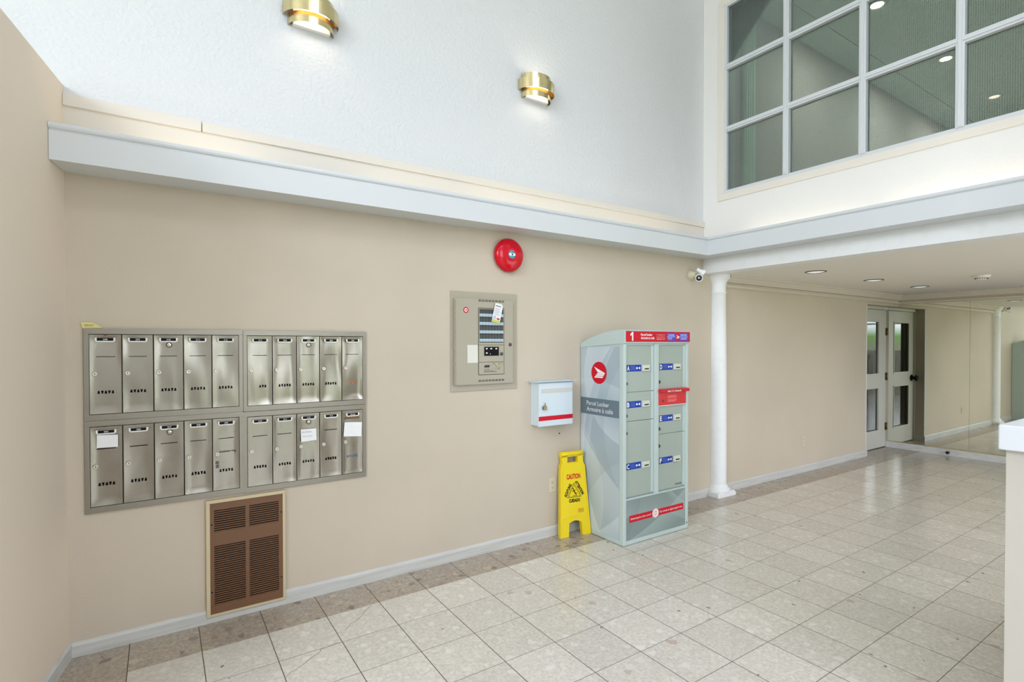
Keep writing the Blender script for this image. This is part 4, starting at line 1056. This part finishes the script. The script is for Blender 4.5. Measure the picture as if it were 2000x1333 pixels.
# curved roof cap
b = B(M_LOCKER)
prof = [(LY1, 1.516), (LY0 - 0.006, 1.546), (LY0 - 0.010, 1.552), (LY0 - 0.010, 1.640), (LY0 + 0.004, 1.650), (LY0 + 0.03, 1.650), (-0.38, 1.645), (-0.30, 1.634), (-0.20, 1.612), (-0.10, 1.582), (LY1 - 0.01, 1.552), (LY1, 1.548)]
b.prism([(LX0 - 0.004, y, z) for y, z in prof], (LX1 - LX0 + 0.008, 0, 0)); b.done('roof_cap', t)
YH = LY0 - 0.0105
b = B(M_REDV); b.box(LX0 + 0.012, LX1 - 0.002, YH - 0.002, YH, 1.558, 1.640, 0.001); hd = b.done('header_sign', t)
yh = YH - 0.0022
b = B([M_WHITEV, M_BLUEC, M_REDV, M_PINK])
b.face([(2.196 + x * 0.034, yh - 0.0006, 1.566 + z * 0.068) for x, z in ((0.55, 0), (0.95, 0), (0.95, 1.0), (0.62, 1.0), (0.05, 0.74), (0.05, 0.52), (0.55, 0.72))])
b.text('Parcel locker', (2.312, yh, 1.605), WR, WU, w=0.128, h=0.018, bold=0.025)
b.text('Armoire à colis', (2.312, yh, 1.579), WR, WU, w=0.152, h=0.019, bold=0.025)
for q, s_ in enumerate(('canadapost.ca', 'postescanada.ca', '1 800 267-1177')): b.text(s_, (2.488, yh, 1.609 - q * 0.0165), WR, WU, w=0.098, h=0.0085)
b.done('header_lettering', hd)
b = B([M_WHITEV, M_BLUEC, M_REDV, M_PINK])
b.mi = 1; b.box(2.610, 2.872, yh - 0.0004, yh + 0.0004, 1.569, 1.630)
b.mi = 0; b.box(2.612, 2.712, yh - 0.0010, yh, 1.5985, 1.6010); b.box(2.768, 2.868, yh - 0.0010, yh, 1.5985, 1.6010)
for s_, x, z in (('CANADA', 2.622, 1.606), ('POST', 2.622, 1.577), ('POSTES', 2.776, 1.606), ('CANADA', 2.776, 1.577)): b.text(s_, (x, yh - 0.0005, z), WR, WU, w=0.013 * len(s_), h=0.0155)
def post_logo(b, O, R, U, s, off, disc_mi, wing_mi, disc=True):
    """round red emblem with a white winged envelope"""
    O, R, U = Vector(O), Vector(R), Vector(U); N = R.cross(U)
    P = lambda x, y, o: O + R * (x * s) + U * (y * s) + N * o
    b.mi = disc_mi
    if disc: b.face([P(math.cos(a), math.sin(a), off) for a in [2 * math.pi * k / 40 for k in range(40)]])
    b.mi = wing_mi
    o2 = off + 0.0006
    b.face([P(x, y, o2) for x, y in ((-0.64, 0.54), (0.80, 0.0), (-0.10, 0.035), (-0.20, 0.10))])
    for (x0, x1, x2, x3, y0, y1) in ((-0.28, 0.70, 0.79, -0.16, -0.13, -0.005), (-0.44, 0.59, 0.68, -0.34, -0.28, -0.16), (-0.60, 0.46, 0.56, -0.50, -0.45, -0.32)):
        b.face([P(x0, y0, o2), P(x1, y0, o2), P(x2, y1, o2), P(x3, y1, o2)])
post_logo(b, (2.740, yh - 0.0004, 1.600), WR, WU, 0.029, 0.0004, 2, 0)
b.done('post_plate', hd)
# side panel
b = B(M_VEIL); b.box(LX0 - 0.001, LX0 + 0.006, LY0 + 0.046, LY1 - 0.002, 0.036, 1.522); sp = b.done('side_panel', t)
SR = (0, -1, 0)
xs = LX0 - 0.001
b = B(M_BAND); b.box(xs - 0.0010, xs, LY0 + 0.046, LY1 - 0.004, 0.972, 1.105); b.done('slate_band', sp)
b = B([M_REDV, M_WHITEV])
post_logo(b, (xs, -0.226, 1.312), SR, WU, 0.0885, 0.001, 0, 1)
b.done('round_emblem', sp, weld=False)
b = B(M_WHITEV)
b.text('Parcel Locker', (xs - 0.0012, -0.083, 1.046), SR, WU, w=0.258, h=0.034); b.text('Armoire à colis', (xs - 0.0012, -0.083, 0.996), SR, WU, w=0.300, h=0.036)
b.done('side_lettering', sp, weld=False)
# doors
YD = LY0 + 0.016
def ldoor(x0, x1, z0, z1, letter, ztag, zlock, label):
    b = B([M_LDOOR, M_LOCKER]); b.box(x0, x1 - 0.028, YD, YD + 0.03, z0, z1, 0.0015); b.mi = 1; b.box(x1 - 0.028, x1 - 0.002, YD - 0.004, YD + 0.03, z0, z1, 0.005, seg=3)
    d = b.done('door', t); d['label'] = label
    b = B([M_BLUEV, M_WHITEV, principled('deep_blue_vinyl', rgb(8, 40, 112), 0.45, spec=0.25), principled('pale_blue_print', rgb(120, 156, 220), 0.45)])
    tx0 = x0 + 0.022; b.box(tx0, tx0 + 0.160, YD - 0.0010, YD, ztag - 0.0255, ztag + 0.0255)
    b.mi = 2; b.box(tx0, tx0 + 0.038, YD - 0.0013, YD, ztag - 0.0255, ztag + 0.0255)
    b.mi = 1; b.text(letter, (tx0 + 0.006, YD - 0.0014, ztag - 0.019), WR, WU, w=0.026, h=0.038, bold=0.03)
    b.mi = 3
    for q in range(4): b.box(tx0 + 0.043, tx0 + 0.043 + (0.046, 0.052, 0.050, 0.056)[q], YD - 0.0016, YD - 0.0009, ztag + 0.0128 - q * 0.0085, ztag + 0.0142 - q * 0.0085)
    b.mi = 1
    kx = tx0 + 0.118
    def disc(cx_, cz_, rx, rz):
        b.face([(cx_ + rx * math.cos(a), YD - 0.0016, cz_ + rz * math.sin(a)) for a in [2 * math.pi * k / 18 for k in range(18)]])
    disc(kx - 0.006, ztag, 0.0085, 0.0085); b.box(kx, kx + 0.016, YD - 0.0016, YD - 0.0009, ztag - 0.0022, ztag + 0.0022); disc(kx + 0.025, ztag, 0.007, 0.0095)
    b.done('letter_label', d)
    sx = x0 + 0.187; b = B([M_LIGHTGREY, M_BLACK]); b.box(sx, sx + 0.082, YD - 0.014, YD, ztag - 0.024, ztag + 0.024, 0.004, seg=3)
    b.mi = 1; b.box(sx + 0.020, sx + 0.068, YD - 0.0148, YD - 0.013, ztag - 0.012, ztag - 0.003); b.done('key_slot', d)
    b = B([M_LOCKD, M_BLACK]); lx = x0 + 0.014; b.lathe([(0.014, 0), (0.014, 0.006), (0.011, 0.012), (0, 0.013)], (lx, YD, zlock), (0, -1, 0), 18); b.mi = 1; b.box(lx - 0.001, lx + 0.001, YD - 0.0142, YD - 0.0125, zlock - 0.006, zlock + 0.006); b.done('lock', d)
    return d
AX, AX2, DX, DX2 = 2.163, 2.486, 2.532, 2.870
ldoor(AX, AX2, 1.173, 1.532, 'A', 1.355, 1.238, 'grey locker door lettered A')
ldoor(AX, AX2, 0.950, 1.170, 'B', 1.075, 0.993, 'grey locker door lettered B')
ldoor(AX, AX2, 0.366, 0.946, 'C', 0.600, 0.860, 'tall grey locker door lettered C')
ldoor(DX, DX2, 1.180, 1.532, 'D', 1.357, 1.239, 'grey locker door lettered D')
ldoor(DX, DX2, 0.818, 1.040, 'E', 0.941, 0.862, 'grey locker door lettered E')
dF = ldoor(DX, DX2, 0.366, 0.815, 'F', 0.601, 0.724, 'grey locker door lettered F')
b = B(M_BLACK); b.text('Canada', (2.748, YD - 0.001, 0.381), WR, WU, w=0.080, h=0.018); b.done('wordmark', dF)
# red deposit box
b = B(M_REDBOX); b.box(DX - 0.002, DX2 - 0.012, YD - 0.020, YD + 0.02, 1.050, 1.165, 0.003)
b.prism([(DX - 0.004, YD - 0.006, 1.181), (DX - 0.004, YD - 0.040, 1.176), (DX - 0.004, YD - 0.046, 1.160), (DX - 0.004, YD - 0.040, 1.152), (DX - 0.004, YD - 0.016, 1.156)], (DX2 - DX + 0.008, 0, 0))
rb = b.done('mail_slot_box', t); rb['label'] = 'red mail deposit box with hooded flap'
b = B([M_WHITEV, M_PINK, M_LOCKD])
b.text('Mail To Canada', (2.600, YD - 0.0465, 1.157), WR, (0, -0.25, 0.968), w=0.165, h=0.014, bold=0.03)
b.mi = 1
for q in range(6): b.box(2.632, 2.632 + (0.108, 0.10, 0.112, 0.106, 0.110, 0.092)[q], YD - 0.0208, YD - 0.0196, 1.121 - q * 0.0078 - (0.008 if q > 2 else 0), 1.1245 - q * 0.0078 - (0.008 if q > 2 else 0))
b.mi = 2; b.cyl((2.580, YD - 0.020, 1.085), (2.580, YD - 0.024, 1.085), 0.010, seg=14)
b.done('mail_slot_lettering', rb)
b = B(M_WHITEV); b.box(DX - 0.002, DX2 - 0.006, YD - 0.018, YD, 1.044, 1.0495, 0.001); b.done('sill_strip', t)
# lower front panel with red banner
b = B(M_VEILF); b.box(LX0 + 0.034, LX1 - 0.034, LY0 + 0.006, LY0 + 0.03, 0.037, 0.343); lp = b.done('kick_panel', t)
yk = LY0 + 0.006
b = B([M_REDV, M_WHITEV]); b.box(2.208, 2.838, yk - 0.001, yk, 0.170, 0.222)
b.mi = 1; b.text('Delivering the online world', (2.222, yk - 0.0012, 0.184), WR, WU, w=0.225, h=0.020, bold=0.0)
b.text("Du monde en ligne jusqu'à vous", (2.552, yk - 0.0012, 0.184), WR, WU, w=0.270, h=0.022, bold=0.0)
b.mi = 1; b.face([(2.500 + 0.037 * math.cos(a), yk - 0.0018, 0.196 + 0.037 * math.sin(a)) for a in [2 * math.pi * k / 32 for k in range(32)]])
b.mi = 0
def arc(cx_, cz_, r, w_, a0, a1, y_):
    n_ = 14
    for k in range(n_):
        p, q = a0 + (a1 - a0) * k / n_, a0 + (a1 - a0) * (k + 1) / n_
        b.face([(cx_ + (r - w_) * math.cos(p), y_, cz_ + (r - w_) * math.sin(p)), (cx_ + r * math.cos(p), y_, cz_ + r * math.sin(p)), (cx_ + r * math.cos(q), y_, cz_ + r * math.sin(q)), (cx_ + (r - w_) * math.cos(q), y_, cz_ + (r - w_) * math.sin(q))])
arc(2.500, 0.196, 0.033, 0.0022, 0.6, 5.4, yk - 0.0024)
for z in (0.186, 0.197, 0.208): b.box(2.484, 2.516, yk - 0.0026, yk - 0.0018, z - 0.0012, z + 0.0012)
arc(2.500, 0.196, 0.018, 0.002, 0, 6.28, yk - 0.0025)
b.done('red_banner', lp, weld=False)
b = B(M_BLACK); b.cyl((LX1 - 0.022, LY0, 0.052), (LX1 - 0.022, LY0 - 0.002, 0.052), 0.005, seg=12); b.done('screw', t)
